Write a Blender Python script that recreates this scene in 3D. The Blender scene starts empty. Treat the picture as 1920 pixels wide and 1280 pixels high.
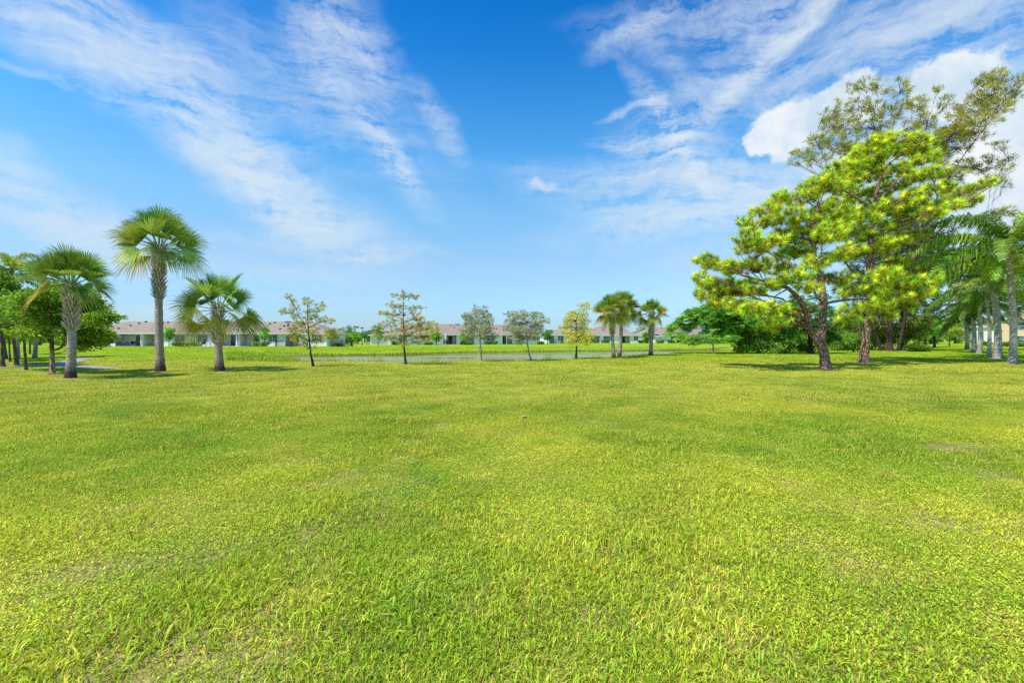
import bpy, math, random
import numpy as np
from mathutils import Vector
R = math.radians
rng = np.random.default_rng(11)
scene = bpy.context.scene
COL = scene.collection
# ------------------------------------------------------------------ camera model
EYE = 1.6; F = 853.0; CX = 960.0; HY = 634.0
def gp(px, py, z=0.0):                 # photo pixel on the ground -> world point
    Y = (EYE - z) * F / (py - HY)
    return np.array([(px - CX) / F * Y, Y, z])
def wp(px, py, Y):                     # photo pixel at a distance Y -> world point
    return np.array([(px - CX) / F * Y, Y, EYE + (HY - py) / F * Y])
# ------------------------------------------------------------------ object helpers
def tag(o, label=None, cat=None, group=None, kind=None):
    if label: o['label'] = label
    if cat: o['category'] = cat
    if group: o['group'] = group
    if kind: o['kind'] = kind
    return o
def thing(name, loc, label, cat, group=None, rz=0.0):
    o = bpy.data.objects.new(name, None); COL.objects.link(o)
    o.location = [float(v) for v in loc]; o.rotation_euler = (0, 0, rz); o.empty_display_size = 0.3
    return tag(o, label, cat, group)
class MB:
    """collects vertices / faces / per vertex colours, then links ONE mesh"""
    def __init__(s): s.V = []; s.F = []; s.C = []; s.n = 0
    def add(s, V, Fc, C=None):
        V = np.asarray(V, float).reshape(-1, 3)
        Fc = np.asarray(Fc, int)
        s.V.append(V); s.F.append(Fc + s.n); s.n += len(V)
        if C is None: C = (1, 1, 1)
        C = np.asarray(C, float)
        if C.ndim == 1: C = np.tile(C, (len(V), 1))
        s.C.append(C)
    def box(s, x0, x1, y0, y1, z0, z1, C=None):
        V = [(x, y, z) for z in (z0, z1) for y in (y0, y1) for x in (x0, x1)]
        s.add(V, [(0,2,3,1),(4,5,7,6),(0,1,5,4),(2,6,7,3),(0,4,6,2),(1,3,7,5)], C)
    def tube(s, pts, rad, sides=8, C=None, cap=True, bump=0.0, r=None):
        pts = np.asarray(pts, float); n = len(pts); rad = np.broadcast_to(np.asarray(rad, float), (n,))
        t = np.gradient(pts, axis=0); t /= np.linalg.norm(t, axis=1)[:, None] + 1e-9
        ref = np.tile([0.0, 0.0, 1.0], (n, 1)); m = np.abs(t[:, 2]) > 0.9; ref[m] = [1.0, 0.0, 0.0]
        if m.any() and not m.all(): ref[:] = [0.31, 0.95, 0.05]
        a = np.cross(t, ref); a /= np.linalg.norm(a, axis=1)[:, None] + 1e-9
        b = np.cross(t, a)
        th = np.linspace(0, 2*np.pi, sides, endpoint=False)
        rr = rad[:, None] * (1 + (bump * (r or rng).standard_normal((n, sides)) if bump else 0))
        V = pts[:, None, :] + rr[:, :, None] * (np.cos(th)[None, :, None]*a[:, None, :] + np.sin(th)[None, :, None]*b[:, None, :])
        V = V.reshape(-1, 3)
        i = np.arange(n-1)[:, None]*sides; j = np.arange(sides)[None, :]; k = (j+1) % sides
        Fc = np.stack([i+j, i+k, i+sides+k, i+sides+j], -1).reshape(-1, 4)
        if C is not None:
            C = np.asarray(C, float)
            if C.ndim == 2: C = np.repeat(C, sides, axis=0)
        s.add(V, Fc, C)
        if cap:
            for e in (0, n-1):
                ring = V[e*sides:(e+1)*sides]
                c = ring.mean(0)
                cc = None if C is None else (C if C.ndim == 1 else C[e*sides])
                s.add(np.vstack([ring, c]), [(q, (q+1) % sides, sides, sides) for q in range(sides)], cc)
    def build(s, name, mat, parent=None, smooth=True, origin=None):
        V = np.concatenate(s.V); C = np.concatenate(s.C)
        if parent is not None and origin is None: origin = np.array(parent.matrix_basis.translation)
        if origin is not None: V = V - np.asarray(origin)
        if parent is not None and parent.rotation_euler.z: 
            c, sn = math.cos(-parent.rotation_euler.z), math.sin(-parent.rotation_euler.z)
            V = np.stack([V[:,0]*c - V[:,1]*sn, V[:,0]*sn + V[:,1]*c, V[:,2]], 1)
        idx = []; tot = []
        for Fc in s.F:
            if Fc.size == 0: continue
            if Fc.shape[1] == 4:
                t = (Fc[:, 2] == Fc[:, 3])
                if t.any():
                    idx.append(Fc[t][:, :3].reshape(-1)); tot.append(np.full(t.sum(), 3))
                    Fc = Fc[~t]
                    if not len(Fc): continue
            idx.append(Fc.reshape(-1)); tot.append(np.full(len(Fc), Fc.shape[1]))
        idx = np.concatenate(idx).astype(np.int32); tot = np.concatenate(tot).astype(np.int32)
        st = np.concatenate([[0], np.cumsum(tot)[:-1]]).astype(np.int32)
        me = bpy.data.meshes.new(name)
        me.vertices.add(len(V)); me.vertices.foreach_set('co', V.astype(np.float32).reshape(-1))
        me.loops.add(len(idx)); me.loops.foreach_set('vertex_index', idx)
        me.polygons.add(len(tot)); me.polygons.foreach_set('loop_start', st); me.polygons.foreach_set('loop_total', tot)
        me.polygons.foreach_set('use_smooth', np.full(len(tot), smooth))
        me.update(calc_edges=True)
        a = me.color_attributes.new('col', 'FLOAT_COLOR', 'POINT')
        a.data.foreach_set('color', np.hstack([C, np.ones((len(C), 1))]).astype(np.float32).reshape(-1))
        me.materials.append(mat)
        o = bpy.data.objects.new(name, me); COL.objects.link(o)
        if parent is not None: o.parent = parent
        elif origin is not None: o.location = [float(v) for v in origin]
        return o
# ------------------------------------------------------------------ node helpers
class NT:
    def __init__(s, tree): s.t = tree; s.n = tree.nodes; s.l = tree.links
    def new(s, typ, **kw):
        nd = s.n.new(typ)
        for k, v in kw.items(): setattr(nd, k, v)
        return nd
    def put(s, sock, v):
        if isinstance(v, bpy.types.NodeSocket): s.l.new(v, sock)
        elif v is not None: sock.default_value = v
    def math(s, op, a, b=None, c=None, clamp=False):
        nd = s.new('ShaderNodeMath', operation=op, use_clamp=clamp)
        s.put(nd.inputs[0], a)
        if b is not None: s.put(nd.inputs[1], b)
        if c is not None: s.put(nd.inputs[2], c)
        return nd.outputs[0]
    def vmath(s, op, a, b=None, sc=None):
        nd = s.new('ShaderNodeVectorMath', operation=op)
        s.put(nd.inputs[0], a)
        if b is not None: s.put(nd.inputs[1], b)
        if sc is not None: s.put(nd.inputs['Scale'], sc)
        return nd.outputs['Value'] if op in ('LENGTH', 'DOT_PRODUCT', 'DISTANCE') else nd.outputs[0]
    def noise(s, vec, scale, detail=4, rough=0.55, dist=0.0, col=False):
        nd = s.new('ShaderNodeTexNoise'); s.put(nd.inputs['Vector'], vec)
        nd.inputs['Scale'].default_value = scale; nd.inputs['Detail'].default_value = detail
        nd.inputs['Roughness'].default_value = rough; nd.inputs['Distortion'].default_value = dist
        return nd.outputs['Color' if col else 'Fac']
    def rng(s, v, a, b, c=0.0, d=1.0, smooth=True):
        nd = s.new('ShaderNodeMapRange', interpolation_type='SMOOTHSTEP' if smooth else 'LINEAR')
        s.put(nd.inputs[0], v)
        for i, q in enumerate((a, b, c, d)): s.put(nd.inputs[i+1], q)
        return nd.outputs[0]
    def mix(s, f, a, b, blend='MIX'):
        nd = s.new('ShaderNodeMix', data_type='RGBA', blend_type=blend)
        s.put(nd.inputs[0], f)
        for k, v in ((6, a), (7, b)):
            if isinstance(v, (tuple, list)): v = tuple(v) + (1,) * (4 - len(v))
            s.put(nd.inputs[k], v)
        return nd.outputs[2]
    def mapping(s, vec, loc=(0,0,0), rot=(0,0,0), sc=(1,1,1), typ='POINT'):
        nd = s.new('ShaderNodeMapping', vector_type=typ); s.put(nd.inputs[0], vec)
        nd.inputs['Location'].default_value = loc; nd.inputs['Rotation'].default_value = rot; nd.inputs['Scale'].default_value = sc
        return nd.outputs[0]
    def attr(s, name, out='Color'):
        return s.new('ShaderNodeAttribute', attribute_name=name).outputs[out]
def newmat(name):
    m = bpy.data.materials.new(name); m.use_nodes = True
    m.node_tree.nodes.clear(); t = NT(m.node_tree)
    out = t.new('ShaderNodeOutputMaterial')
    return m, t, out
def finish(t, out, color, rough=0.8, spec=0.2, transl=0.0, bump=None, bumpd=0.02, metal=0.0, tcol=None):
    p = t.new('ShaderNodeBsdfPrincipled')
    t.put(p.inputs['Base Color'], color if not isinstance(color, tuple) else tuple(color) + (1,))
    t.put(p.inputs['Roughness'], rough); p.inputs['Specular IOR Level'].default_value = spec; p.inputs['Metallic'].default_value = metal
    if bump is not None:
        b = t.new('ShaderNodeBump'); b.inputs['Strength'].default_value = 1.0; b.inputs['Distance'].default_value = bumpd
        t.put(b.inputs['Height'], bump); t.l.new(b.outputs[0], p.inputs['Normal'])
    if transl:
        tr = t.new('ShaderNodeBsdfTranslucent'); c = color if tcol is None else tcol
        t.put(tr.inputs[0], c if not isinstance(c, tuple) else tuple(c) + (1,))
        mx = t.new('ShaderNodeMixShader'); mx.inputs[0].default_value = transl
        t.l.new(p.outputs[0], mx.inputs[1]); t.l.new(tr.outputs[0], mx.inputs[2]); t.l.new(mx.outputs[0], out.inputs[0])
    else: t.l.new(p.outputs[0], out.inputs[0])
    return p
def flat(name, color, rough=0.7, spec=0.3, var=0.12, scale=3.0, metal=0.0):
    m, t, out = newmat(name)
    pos = t.new('ShaderNodeNewGeometry').outputs['Position']
    n = t.noise(pos, scale, 5)
    c = t.mix(n, tuple(v*(1-var) for v in color), tuple(min(1, v*(1+var)) for v in color))
    finish(t, out, c, rough, spec, metal=metal); return m
def leafmat(name, transl=0.35, rough=0.5, spec=0.25, boost=1.0, ygain=1.25):
    m, t, out = newmat(name)
    c = t.attr('col')
    pos = t.new('ShaderNodeNewGeometry').outputs['Position']
    n = t.noise(pos, 1.3, 3)
    k = t.math('MULTIPLY_ADD', n, 0.7*boost, 0.65*boost)
    c = t.vmath('SCALE', c, sc=k)
    tc = t.vmath('MULTIPLY', c, (ygain*1.1, ygain, 0.7))
    finish(t, out, c, rough, spec, transl, tcol=tc); return m
def sstep(x): x = np.clip(x, 0, 1); return x*x*(3-2*x)
# ------------------------------------------------------------------ camera, sun, sky
cam = bpy.data.cameras.new('camera'); camo = bpy.data.objects.new('camera', cam); COL.objects.link(camo)
camo.location = (0, 0, EYE); camo.rotation_euler = (R(90), 0, 0)
cam.sensor_width = 36; cam.lens = 36*F/1920; cam.shift_y = -(640-HY)/1920; cam.clip_end = 8000; cam.clip_start = 0.05
scene.camera = camo
scene.view_settings.view_transform = 'Standard'; scene.view_settings.look = 'None'
scene.view_settings.exposure = 0; scene.view_settings.gamma = 1
SUN = Vector((-0.50, -0.34, 1.0)).normalized()
sl = bpy.data.lights.new('sun', 'SUN'); sl.energy = 5.0; sl.angle = R(0.5); sl.color = (1.0, 0.95, 0.86)
so = bpy.data.objects.new('sun', sl); COL.objects.link(so); so.location = (-20, -10, 40)
so.rotation_euler = SUN.to_track_quat('Z', 'Y').to_euler()
w = bpy.data.worlds.new('World'); scene.world = w; w.use_nodes = True
w.node_tree.nodes.clear(); t = NT(w.node_tree)
wo = t.new('ShaderNodeOutputWorld'); bg = t.new('ShaderNodeBackground')
SKY = 0.12
bg.inputs[1].default_value = SKY
sky = t.new('ShaderNodeTexSky', sky_type='NISHITA', sun_disc=False)
sky.sun_elevation = math.asin(SUN.z); sky.sun_rotation = math.atan2(SUN.x, SUN.y)
sky.air_density = 1.0; sky.dust_density = 0.6; sky.ozone_density = 2.0; sky.altitude = 0
gen = t.new('ShaderNodeTexCoord').outputs['Generated']
sp = t.new('ShaderNodeSeparateXYZ'); t.l.new(gen, sp.inputs[0])
X, Y, Z = sp.outputs
az = t.math('ARCTAN2', X, Y); el = t.math('ARCSINE', Z)
cb = t.new('ShaderNodeCombineXYZ'); t.l.new(az, cb.inputs[0]); t.l.new(el, cb.inputs[1])
ae = cb.outputs[0]
t.put(cb.inputs[2], 1.0)
flat2 = t.vmath('MULTIPLY', ae, (1, 1, 0))
def wnoise(sc, amt, det=2, rough=0.55):
    c = t.noise(flat2, sc, det, rough, col=True)
    return t.vmath('MULTIPLY', t.vmath('SUBTRACT', c, (0.5, 0.5, 0.5)), (amt, amt, 0))
wA = wnoise(3.5, 0.12, 2); wB = wnoise(16.0, 0.035, 4, 0.65)
warp = t.vmath('ADD', t.vmath('ADD', ae, wA), wB)
def ang(px, py):
    a = math.atan((px-CX)/F); e = math.atan((HY-py)/F*math.cos(a)); return a, e
def blob(acc, vec, px, py, rx, ry, rot, s, k0=1.6):
    a, e = ang(px, py); k = math.cos(a)            # angular size shrinks off axis
    c, sn = math.cos(-R(rot)), math.sin(-R(rot)); rx = k0*rx/F*k; ry = k0*ry/F*k
    u = t.vmath('DOT_PRODUCT', vec, (c/rx, sn/rx, -(a*c + e*sn)/rx))
    v = t.vmath('DOT_PRODUCT', vec, (-sn/ry, c/ry, -(-a*sn + e*c)/ry))
    d = t.math('MULTIPLY_ADD', u, u, t.math('MULTIPLY', v, v))
    f = t.math('SUBTRACT', 1.0, d, clamp=True)
    f = t.math('MULTIPLY', f, f)
    return t.math('MULTIPLY_ADD', f, s, acc if acc is not None else 0.0)
def total(lst, vec, k0=1.6):
    acc = None
    for b in lst: acc = blob(acc, vec, *b, k0=k0)
    return acc
cirrus = [(80,45,220,60,34,.75),(310,180,260,75,35,.95),(480,320,190,62,44,1.15),(600,405,170,46,22,1.15),(210,15,190,34,18,.6),
 (540,190,170,60,35,.65),(620,40,75,75,40,1.1),(695,115,55,46,60,.95),(690,265,150,30,46,1.2),(740,315,60,22,40,.9),(815,225,80,22,50,.7),
 (30,340,240,48,30,1.3),(140,176,80,8,6,.9),(300,587,80,20,0,1.3),(500,500,260,50,10,.5),(720,472,110,12,0,.8),(690,200,200,60,40,.35),
 (1228,20,14,60,70,1.1),(1142,80,14,50,75,.6),(1400,15,260,40,4,.95),(1430,110,220,20,-34,1.5),(1340,170,230,60,-34,.85),
 (1245,260,120,20,58,1.9),(1310,320,150,50,30,1.0),(1540,108,110,30,-25,.8),(1660,90,200,60,-12,.6),(1240,120,60,26,45,.6),
 (1020,355,30,10,2,1.6),(1160,266,50,12,5,1.0),(1165,205,40,7,-5,.8),(1220,375,250,50,10,.8),(1190,430,160,26,-4,.8),
 (1840,50,260,130,-30,1.1),(1430,390,220,90,0,.8),(1560,520,300,70,0,.5),(1800,300,200,120,0,1.6),(1520,310,120,40,0,.9)]
cumu = [(1482,240,50,38,0,1.15),(1446,262,34,14,0,.9),(1595,192,40,34,0,1.1),(1785,160,52,44,0,1.2),(1835,215,34,26,0,.7),(1925,330,80,60,0,1.0),(1950,200,70,50,0,1.0),(1890,270,60,40,0,.8),(1850,420,80,26,0,.6)]
cd = total(cirrus, warp)
# streaky breakup: stretched along the wind (down to the right) on the left, finer curl elsewhere
st = t.noise(t.mapping(warp, (0,0,0), (0,0,R(40)), (3.6, 24.0, 0)), 1.0, 5, 0.66, 0.0)
fi = t.noise(t.vmath('MULTIPLY', warp, (1, 1, 0)), 44.0, 4, 0.65)
mod = t.math('MULTIPLY_ADD', st, 1.0, t.math('MULTIPLY', fi, 0.34))
cd = t.math('MULTIPLY', cd, t.rng(mod, 0.52, 0.88, 0.05, 1.32, smooth=False))
cd = t.math('SUBTRACT', 1.0, t.math('POWER', 2.718, t.math('MULTIPLY', cd, -0.80)))
warp2 = t.vmath('ADD', ae, wB)
qd = total(cumu, warp2, 1.9)
lump = t.noise(flat2, 27.0, 5, 0.66)
qmask = t.math('MULTIPLY', qd, 5.0, clamp=True)
qd = t.rng(t.math('MULTIPLY_ADD', lump, 1.15, t.math('SUBTRACT', qd, 0.60)), 0.16, 0.52)
qd = t.math('MULTIPLY', t.math('MULTIPLY', qd, qmask), 0.93)
# clear sky grading
ex = t.rng(el, 0.0, 0.75, 0.0, 1.0, smooth=False)
grade = t.new('ShaderNodeValToRGB'); t.l.new(ex, grade.inputs[0])
SKYRAMP = [(0.0,(.31,.46,.72)),(0.053,(.37,.545,.765)),(0.208,(.54,.655,.715)),(0.357,(.50,.785,.85)),(0.496,(.29,.765,.97)),(0.626,(.175,.665,.965)),(0.747,(.065,.54,.94)),(0.852,(.026,.48,.88)),(1.0,(.025,.45,.85))]
grade.color_ramp.elements[0].position = 0; grade.color_ramp.elements[1].position = 1
for p_, c_ in SKYRAMP[1:-1]: grade.color_ramp.elements.new(p_)
for e_, (p_, c_) in zip(grade.color_ramp.elements, SKYRAMP): e_.position = p_; e_.color = c_ + (1,)
clear = t.vmath('MULTIPLY', t.vmath('SCALE', sky.outputs[0], sc=2.0), grade.outputs[0])
CW = 0.92/SKY
cc = t.mix(t.rng(el, 0.0, 0.35), (0.74*CW, 0.86*CW, 0.97*CW), (0.80*CW, 0.91*CW, 1.0*CW))
c1 = t.mix(cd, clear, cc)
shade = t.rng(t.noise(t.vmath('MULTIPLY', warp2, (1, 1, 0)), 9.0, 4, 0.6), 0.30, 0.60)
qc = t.mix(shade, (0.66*CW, 0.82*CW, 0.96*CW), (1.0*CW, 1.04*CW, 1.07*CW))
c2 = t.mix(qd, c1, qc)
# below the horizon: plain pale haze
c2 = t.mix(t.rng(el, 0.075, -0.01, 0, 0.9), c2, (0.56*CW, 0.79*CW, 0.97*CW))
c3 = t.mix(t.rng(el, -0.05, -0.015), (0.25*CW, 0.3*CW, 0.3*CW), c2)
t.l.new(c3, bg.inputs[0]); t.l.new(bg.outputs[0], wo.inputs[0])
w.cycles.sampling_method = 'MANUAL'; w.cycles.sample_map_resolution = 512

c_ = scene.cycles
c_.max_bounces = 5; c_.diffuse_bounces = 2; c_.glossy_bounces = 2; c_.transmission_bounces = 3; c_.transparent_max_bounces = 8
c_.caustics_reflective = False; c_.caustics_refractive = False; c_.sample_clamp_indirect = 4
c_.use_adaptive_sampling = True; c_.adaptive_threshold = 0.02; c_.adaptive_min_samples = 16; c_.use_denoising = False
# ------------------------------------------------------------------ terrain
YN = ([-40,-14,-6,0,7,12.5,19,24,40,60],[29,30,30.5,32.5,37,42,49,53,70,90])
YF = ([-40,-27,-21,-15,-7,11,20,37,60],[52,55.6,56,59,66,73,76,83,92])
def height(x, y):
    x = np.asarray(x, float); y = np.asarray(y, float)
    dn = y - np.interp(x, *YN); df = np.interp(x, *YF) + 4 - y
    xl = np.interp(y, [28, 55], [-13, -28]); dl = (x - xl + 6) / 12
    dr = (44 - x) / 10
    p = sstep(dn/3.6) * sstep(df/8) * sstep(dl) * sstep(dr)
    und = 0.025*np.sin(x*0.7+1.3*np.sin(y*0.31)) * np.sin(y*0.53+0.8) + 0.05*np.sin(x*0.13+2)*np.sin(y*0.11)
    far = np.clip((y-84)/200, 0, 1)
    return -1.1*p + und*np.clip((y-1)/8, 0, 1)*(1-p)*(1-far)
def gz(p): return float(height(p[0], p[1]))
def onground(px, py):
    p = gp(px, py); p[2] = gz(p) - 0.02; return p
def axis(*segs):
    return np.unique(np.concatenate([np.arange(a, b, s) for a, b, s in segs]))
gx = axis((-2500,-300,200),(-300,-100,10),(-100,-45,2.5),(-45,60,0.7),(60,120,3),(120,300,12),(300,2501,200))
gy = axis((-400,-20,38),(-20,0,2),(0,90,0.6),(90,130,3),(130,400,20),(400,4001,300))
GX, GY = np.meshgrid(gx, gy)
V = np.stack([GX, GY, height(GX, GY)], -1).reshape(-1, 3)
nx, ny = len(gx), len(gy)
i = np.arange(ny-1)[:, None]*nx; j = np.arange(nx-1)[None, :]
Fq = np.stack([i+j, i+j+1, i+nx+j+1, i+nx+j], -1).reshape(-1, 4)
def lawncolor(t, pos):
    """large scale colour of the lawn, in world coordinates; shared by the soil sheet and the blades"""
    sx = t.new('ShaderNodeSeparateXYZ'); t.l.new(pos, sx.inputs[0])
    dist = sx.outputs[1]
    n1 = t.noise(t.mapping(pos, sc=(1, 1, 0)), 0.22, 5, 0.6)
    n2 = t.noise(t.mapping(pos, sc=(1, 1, 0)), 1.3, 5, 0.65)
    n3 = t.noise(t.mapping(pos, (7, 3, 0), sc=(1, 1, 0)), 0.55, 4, 0.6)
    near = t.mix(t.rng(n1, 0.36, 0.64), (0.28, 0.42, 0.018), (0.48, 0.545, 0.034))
    near = t.mix(t.rng(n2, 0.45, 0.75, 0, 0.55), near, (0.62, 0.60, 0.085))
    near = t.mix(t.rng(n3, 0.56, 0.74, 0, 0.6), near, (0.15, 0.32, 0.016))
    # drier, straw tinted belt seen at the middle distance
    belt = t.math('MULTIPLY', t.rng(dist, 8, 14), t.rng(dist, 36, 27))
    near = t.mix(t.math('MULTIPLY', belt, t.rng(n2, 0.35, 0.65, 0.1, 0.6)), near, (0.58, 0.57, 0.09))
    # faint mower passes running away to the right
    wv = t.new('ShaderNodeTexWave', bands_direction='X'); t.l.new(t.mapping(pos, rot=(0, 0, R(38)), sc=(1, 1, 0)), wv.inputs['Vector'])
    wv.inputs['Scale'].default_value = 0.20; wv.inputs['Distortion'].default_value = 1.6; wv.inputs['Detail'].default_value = 2; wv.inputs['Detail Scale'].default_value = 0.6
    near = t.vmath('SCALE', near, sc=t.math('MULTIPLY_ADD', wv.outputs['Fac'], 0.07, 0.965))
    far = t.mix(t.rng(n2, 0.3, 0.7), (0.30, 0.48, 0.012), (0.44, 0.57, 0.022))
    return t.mix(t.rng(dist, 26, 44), near, far), n2, dist
m_ground, t, out = newmat('lawn_soil')
pos = t.new('ShaderNodeNewGeometry').outputs['Position']
c, n2, dist = lawncolor(t, pos)
fine = t.noise(pos, 28, 4, 0.75)
soil = t.mix(fine, (0.07, 0.045, 0.022), (0.34, 0.23, 0.12))
cg = t.mix(t.rng(fine, 0.3, 0.7), t.vmath('SCALE', c, sc=0.42), t.vmath('SCALE', c, sc=1.12))
dry = t.rng(t.noise(t.mapping(pos, (31, 12, 0), sc=(1,1,0)), 1.3, 4, 0.65), 0.55, 0.66)
nearm = t.rng(dist, 18, 9)
cg = t.mix(t.math('MULTIPLY', nearm, 0.55), cg, soil)
cg = t.mix(t.math('MULTIPLY', dry, nearm), cg, t.mix(fine, (0.36, 0.22, 0.11), (0.85, 0.56, 0.32)))
vor = t.new('ShaderNodeTexVoronoi', feature='F1'); t.l.new(t.mapping(pos, sc=(1, 1, 0)), vor.inputs['Vector']); vor.inputs['Scale'].default_value = 14
cg = t.mix(t.math('MULTIPLY', nearm, t.rng(vor.outputs['Distance'], .25, .6, 0, .35)), cg, (0.66, 0.44, 0.24))
# muddy bank near the waterline
zz = t.new('ShaderNodeSeparateXYZ'); t.l.new(pos, zz.inputs[0])
cg = t.mix(t.rng(zz.outputs[2], -0.30, -0.52, 0, 0.8), cg, t.mix(fine, (0.10, 0.085, 0.035), (0.22, 0.19, 0.07)))
finish(t, out, cg, 0.95, 0.1, bump=fine, bumpd=0.03)
g = MB(); g.add(V, Fq); tag(g.build('ground', m_ground), kind='structure')
# ------------------------------------------------------------------ pond water
m_water, t, out = newmat('pond_water')
pos = t.new('ShaderNodeNewGeometry').outputs['Position']
wv = t.noise(t.mapping(pos, sc=(0.5, 2.2, 1)), 1.6, 3, 0.5)
sx = t.new('ShaderNodeSeparateXYZ'); t.l.new(pos, sx.inputs[0])
rip = t.rng(t.noise(t.mapping(pos, (3,0,0), sc=(0.05, 0.22, 1)), 1.0, 3, 0.5), 0.42, 0.6)
p = finish(t, out, t.mix(rip, (0.17, 0.19, 0.012), (0.24, 0.23, 0.045)), 0.10, 0.16)  # olive base holds murky water plus the bank's green reflection as colour
t.put(p.inputs['Roughness'], t.math('MULTIPLY_ADD', rip, 0.16, 0.03))
b = t.new('ShaderNodeBump'); b.inputs['Strength'].default_value = 0.12; b.inputs['Distance'].default_value = 0.008
t.l.new(wv, b.inputs['Height']); t.l.new(b.outputs[0], p.inputs['Normal'])
p.inputs['IOR'].default_value = 1.33
g = MB(); g.add([(-40,26,-0.55),(60,26,-0.55),(60,100,-0.55),(-40,100,-0.55)], [(0,1,2,3)]); tag(g.build('pond_water', m_water), kind='structure')
# ------------------------------------------------------------------ footpath on the left
PATH_W = 1.15
def g2(px, py): p = gp(px, py); return (p[0], p[1])
PATHS = [[g2(-60,690), g2(60,686), g2(110,685.5), g2(150,687), g2(190,688.8), g2(215,690)],
         [g2(110,685), g2(135,678), g2(160,672.8)]]
m_path = flat('concrete_path', (0.36, 0.31, 0.28), 0.9, 0.1, 0.18, 2.5)
def ribbon(name, pts, wd, lift):
    pts = np.array(pts); tt = np.linspace(0, len(pts)-1, 12*len(pts)); ii = np.arange(len(pts))
    P = np.stack([np.interp(tt, ii, pts[:, 0]), np.interp(tt, ii, pts[:, 1])], 1)
    d = np.gradient(P, axis=0); d /= np.linalg.norm(d, axis=1)[:, None]; n = np.stack([-d[:, 1], d[:, 0]], 1)
    g = MB()
    A = P + n*wd/2; B = P - n*wd/2
    V = []
    for q in range(len(P)):
        za = float(height(*A[q])); zb = float(height(*B[q])); z = max(za, zb) + lift
        V += [(A[q][0], A[q][1], z-0.15), (A[q][0], A[q][1], z), (B[q][0], B[q][1], z), (B[q][0], B[q][1], z-0.15)]
    Fc = []
    for q in range(len(P)-1):
        for k in range(3): Fc.append((q*4+k, q*4+k+1, q*4+k+5, q*4+k+4))
    g.add(V, Fc); return tag(g.build(name, m_path, smooth=False), kind='structure')
ribbon('footpath', PATHS[0], PATH_W, 0.03)
ribbon('footpath', PATHS[1], PATH_W, 0.036)
# ------------------------------------------------------------------ lawn blades (stuff)
m_blade, t, out = newmat('grass_blade')
pos = t.new('ShaderNodeNewGeometry').outputs['Position']
c, n2, dist = lawncolor(t, pos)
c = t.vmath('MULTIPLY', c, t.attr('col'))
c = t.vmath('SCALE', c, sc=t.rng(dist, 1, 10, 1.36, 1.08, smooth=False))  # blades painted lighter close by to offset their self-shadow
finish(t, out, c, 0.45, 0.25, 0.35, tcol=t.vmath('MULTIPLY', c, (1.35, 1.25, 0.6)))
def blades(n, rad, L, W, lean, seed, kind='grass'):
    r = np.random.default_rng(seed)
    rr = rad*np.sqrt(r.random(n)); a = r.random(n)*2*np.pi
    # clumping
    base = np.stack([rr*np.cos(a), rr*np.sin(a), np.zeros(n)], 1)
    cl = r.random((max(3, n//35), 2))*2*rad - rad
    k = r.integers(0, len(cl), n); pull = r.random(n)[:, None]*0.55
    base[:, :2] = base[:, :2]*(1-pull) + cl[k]*pull
    d = r.random(n)*2*np.pi; dirv = np.stack([np.cos(d), np.sin(d), np.zeros(n)], 1)
    ln = L*(0.45 + 0.9*r.random(n)**1.4); ww = W*(0.6+0.8*r.random(n))
    le = lean*(0.4+1.1*r.random(n))
    up = np.array([0, 0, 1.0])
    side = np.stack([-np.sin(d), np.cos(d), np.zeros(n)], 1)
    tw = (r.random(n)-0.5)*1.6; side = side*np.cos(tw)[:, None] + up*np.sin(tw)[:, None]*0.6
    if kind == 'weed':       # short stalk carrying an oval leaf held nearly flat
        h = ln*0.55; p0 = base + up*h[:, None]
        dn = dirv*np.cos(le)[:, None] + up*(np.sin(le)*0.7)[:, None]
        p1 = p0 + dn*(ww*1.0)[:, None]; p2 = p0 + dn*(ww*2.0)[:, None]
        V = np.stack([p0, p1 - side*(ww*0.55)[:, None], p2, p1 + side*(ww*0.55)[:, None]], 1).reshape(-1, 3)
        Fq = (np.arange(n)[:, None]*4 + np.array([0, 1, 2, 3])).reshape(-1, 4)
        nv = 4
    else:
        s1, s2 = np.sin(le*0.5), np.sin(le*1.15); c1, c2 = np.cos(le*0.5), np.cos(le*1.15)
        p1 = base + (dirv*s1[:, None] + up*c1[:, None])*(ln*0.5)[:, None]
        p2 = p1 + (dirv*s2[:, None] + up*np.maximum(c2, -0.2)[:, None])*(ln*0.5)[:, None]
        w0 = side*(ww*0.45)[:, None]; w1 = side*(ww*0.5)[:, None]
        V = np.stack([base-w0, base+w0, p1+w1, p1-w1, p2], 1).reshape(-1, 3)
        q = np.arange(n)[:, None]*5
        Fq = np.concatenate([q + np.array([0, 1, 2, 3]), q + np.array([3, 2, 4, 4])])
        nv = 5
    v = 0.50 + 1.05*r.random(n)**1.2
    C = np.stack([v*(0.82+0.4*r.random(n)), v, v*(0.7+0.7*r.random(n))], 1)
    dead = r.random(n) < 0.10
    C[dead] = np.stack([1.55*v[dead], 0.95*v[dead], 2.6*v[dead]], 1)
    C = np.repeat(C, nv, axis=0)
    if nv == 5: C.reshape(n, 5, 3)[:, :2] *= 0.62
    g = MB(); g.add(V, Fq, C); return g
gcol = bpy.data.collections.new('grass_patches')
specs = [(1500,.42,.045,.0058,1.1,'grass'),(1500,.42,.038,.0066,1.3,'grass'),(2300,.42,.030,.0070,.6,'weed'),(2000,.42,.036,.0082,.7,'weed'),
         (500,.42,.085,.007,1.0,'grass'),(1300,.42,.036,.0062,1.4,'grass'),
         (900,.95,.055,.016,1.1,'grass'),(900,.95,.045,.021,.6,'weed')]
for q, (n, rad, L, W, lean, kd) in enumerate(specs):
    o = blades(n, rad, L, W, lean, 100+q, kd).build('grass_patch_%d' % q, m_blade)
    COL.objects.unlink(o); gcol.objects.link(o)
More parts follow.
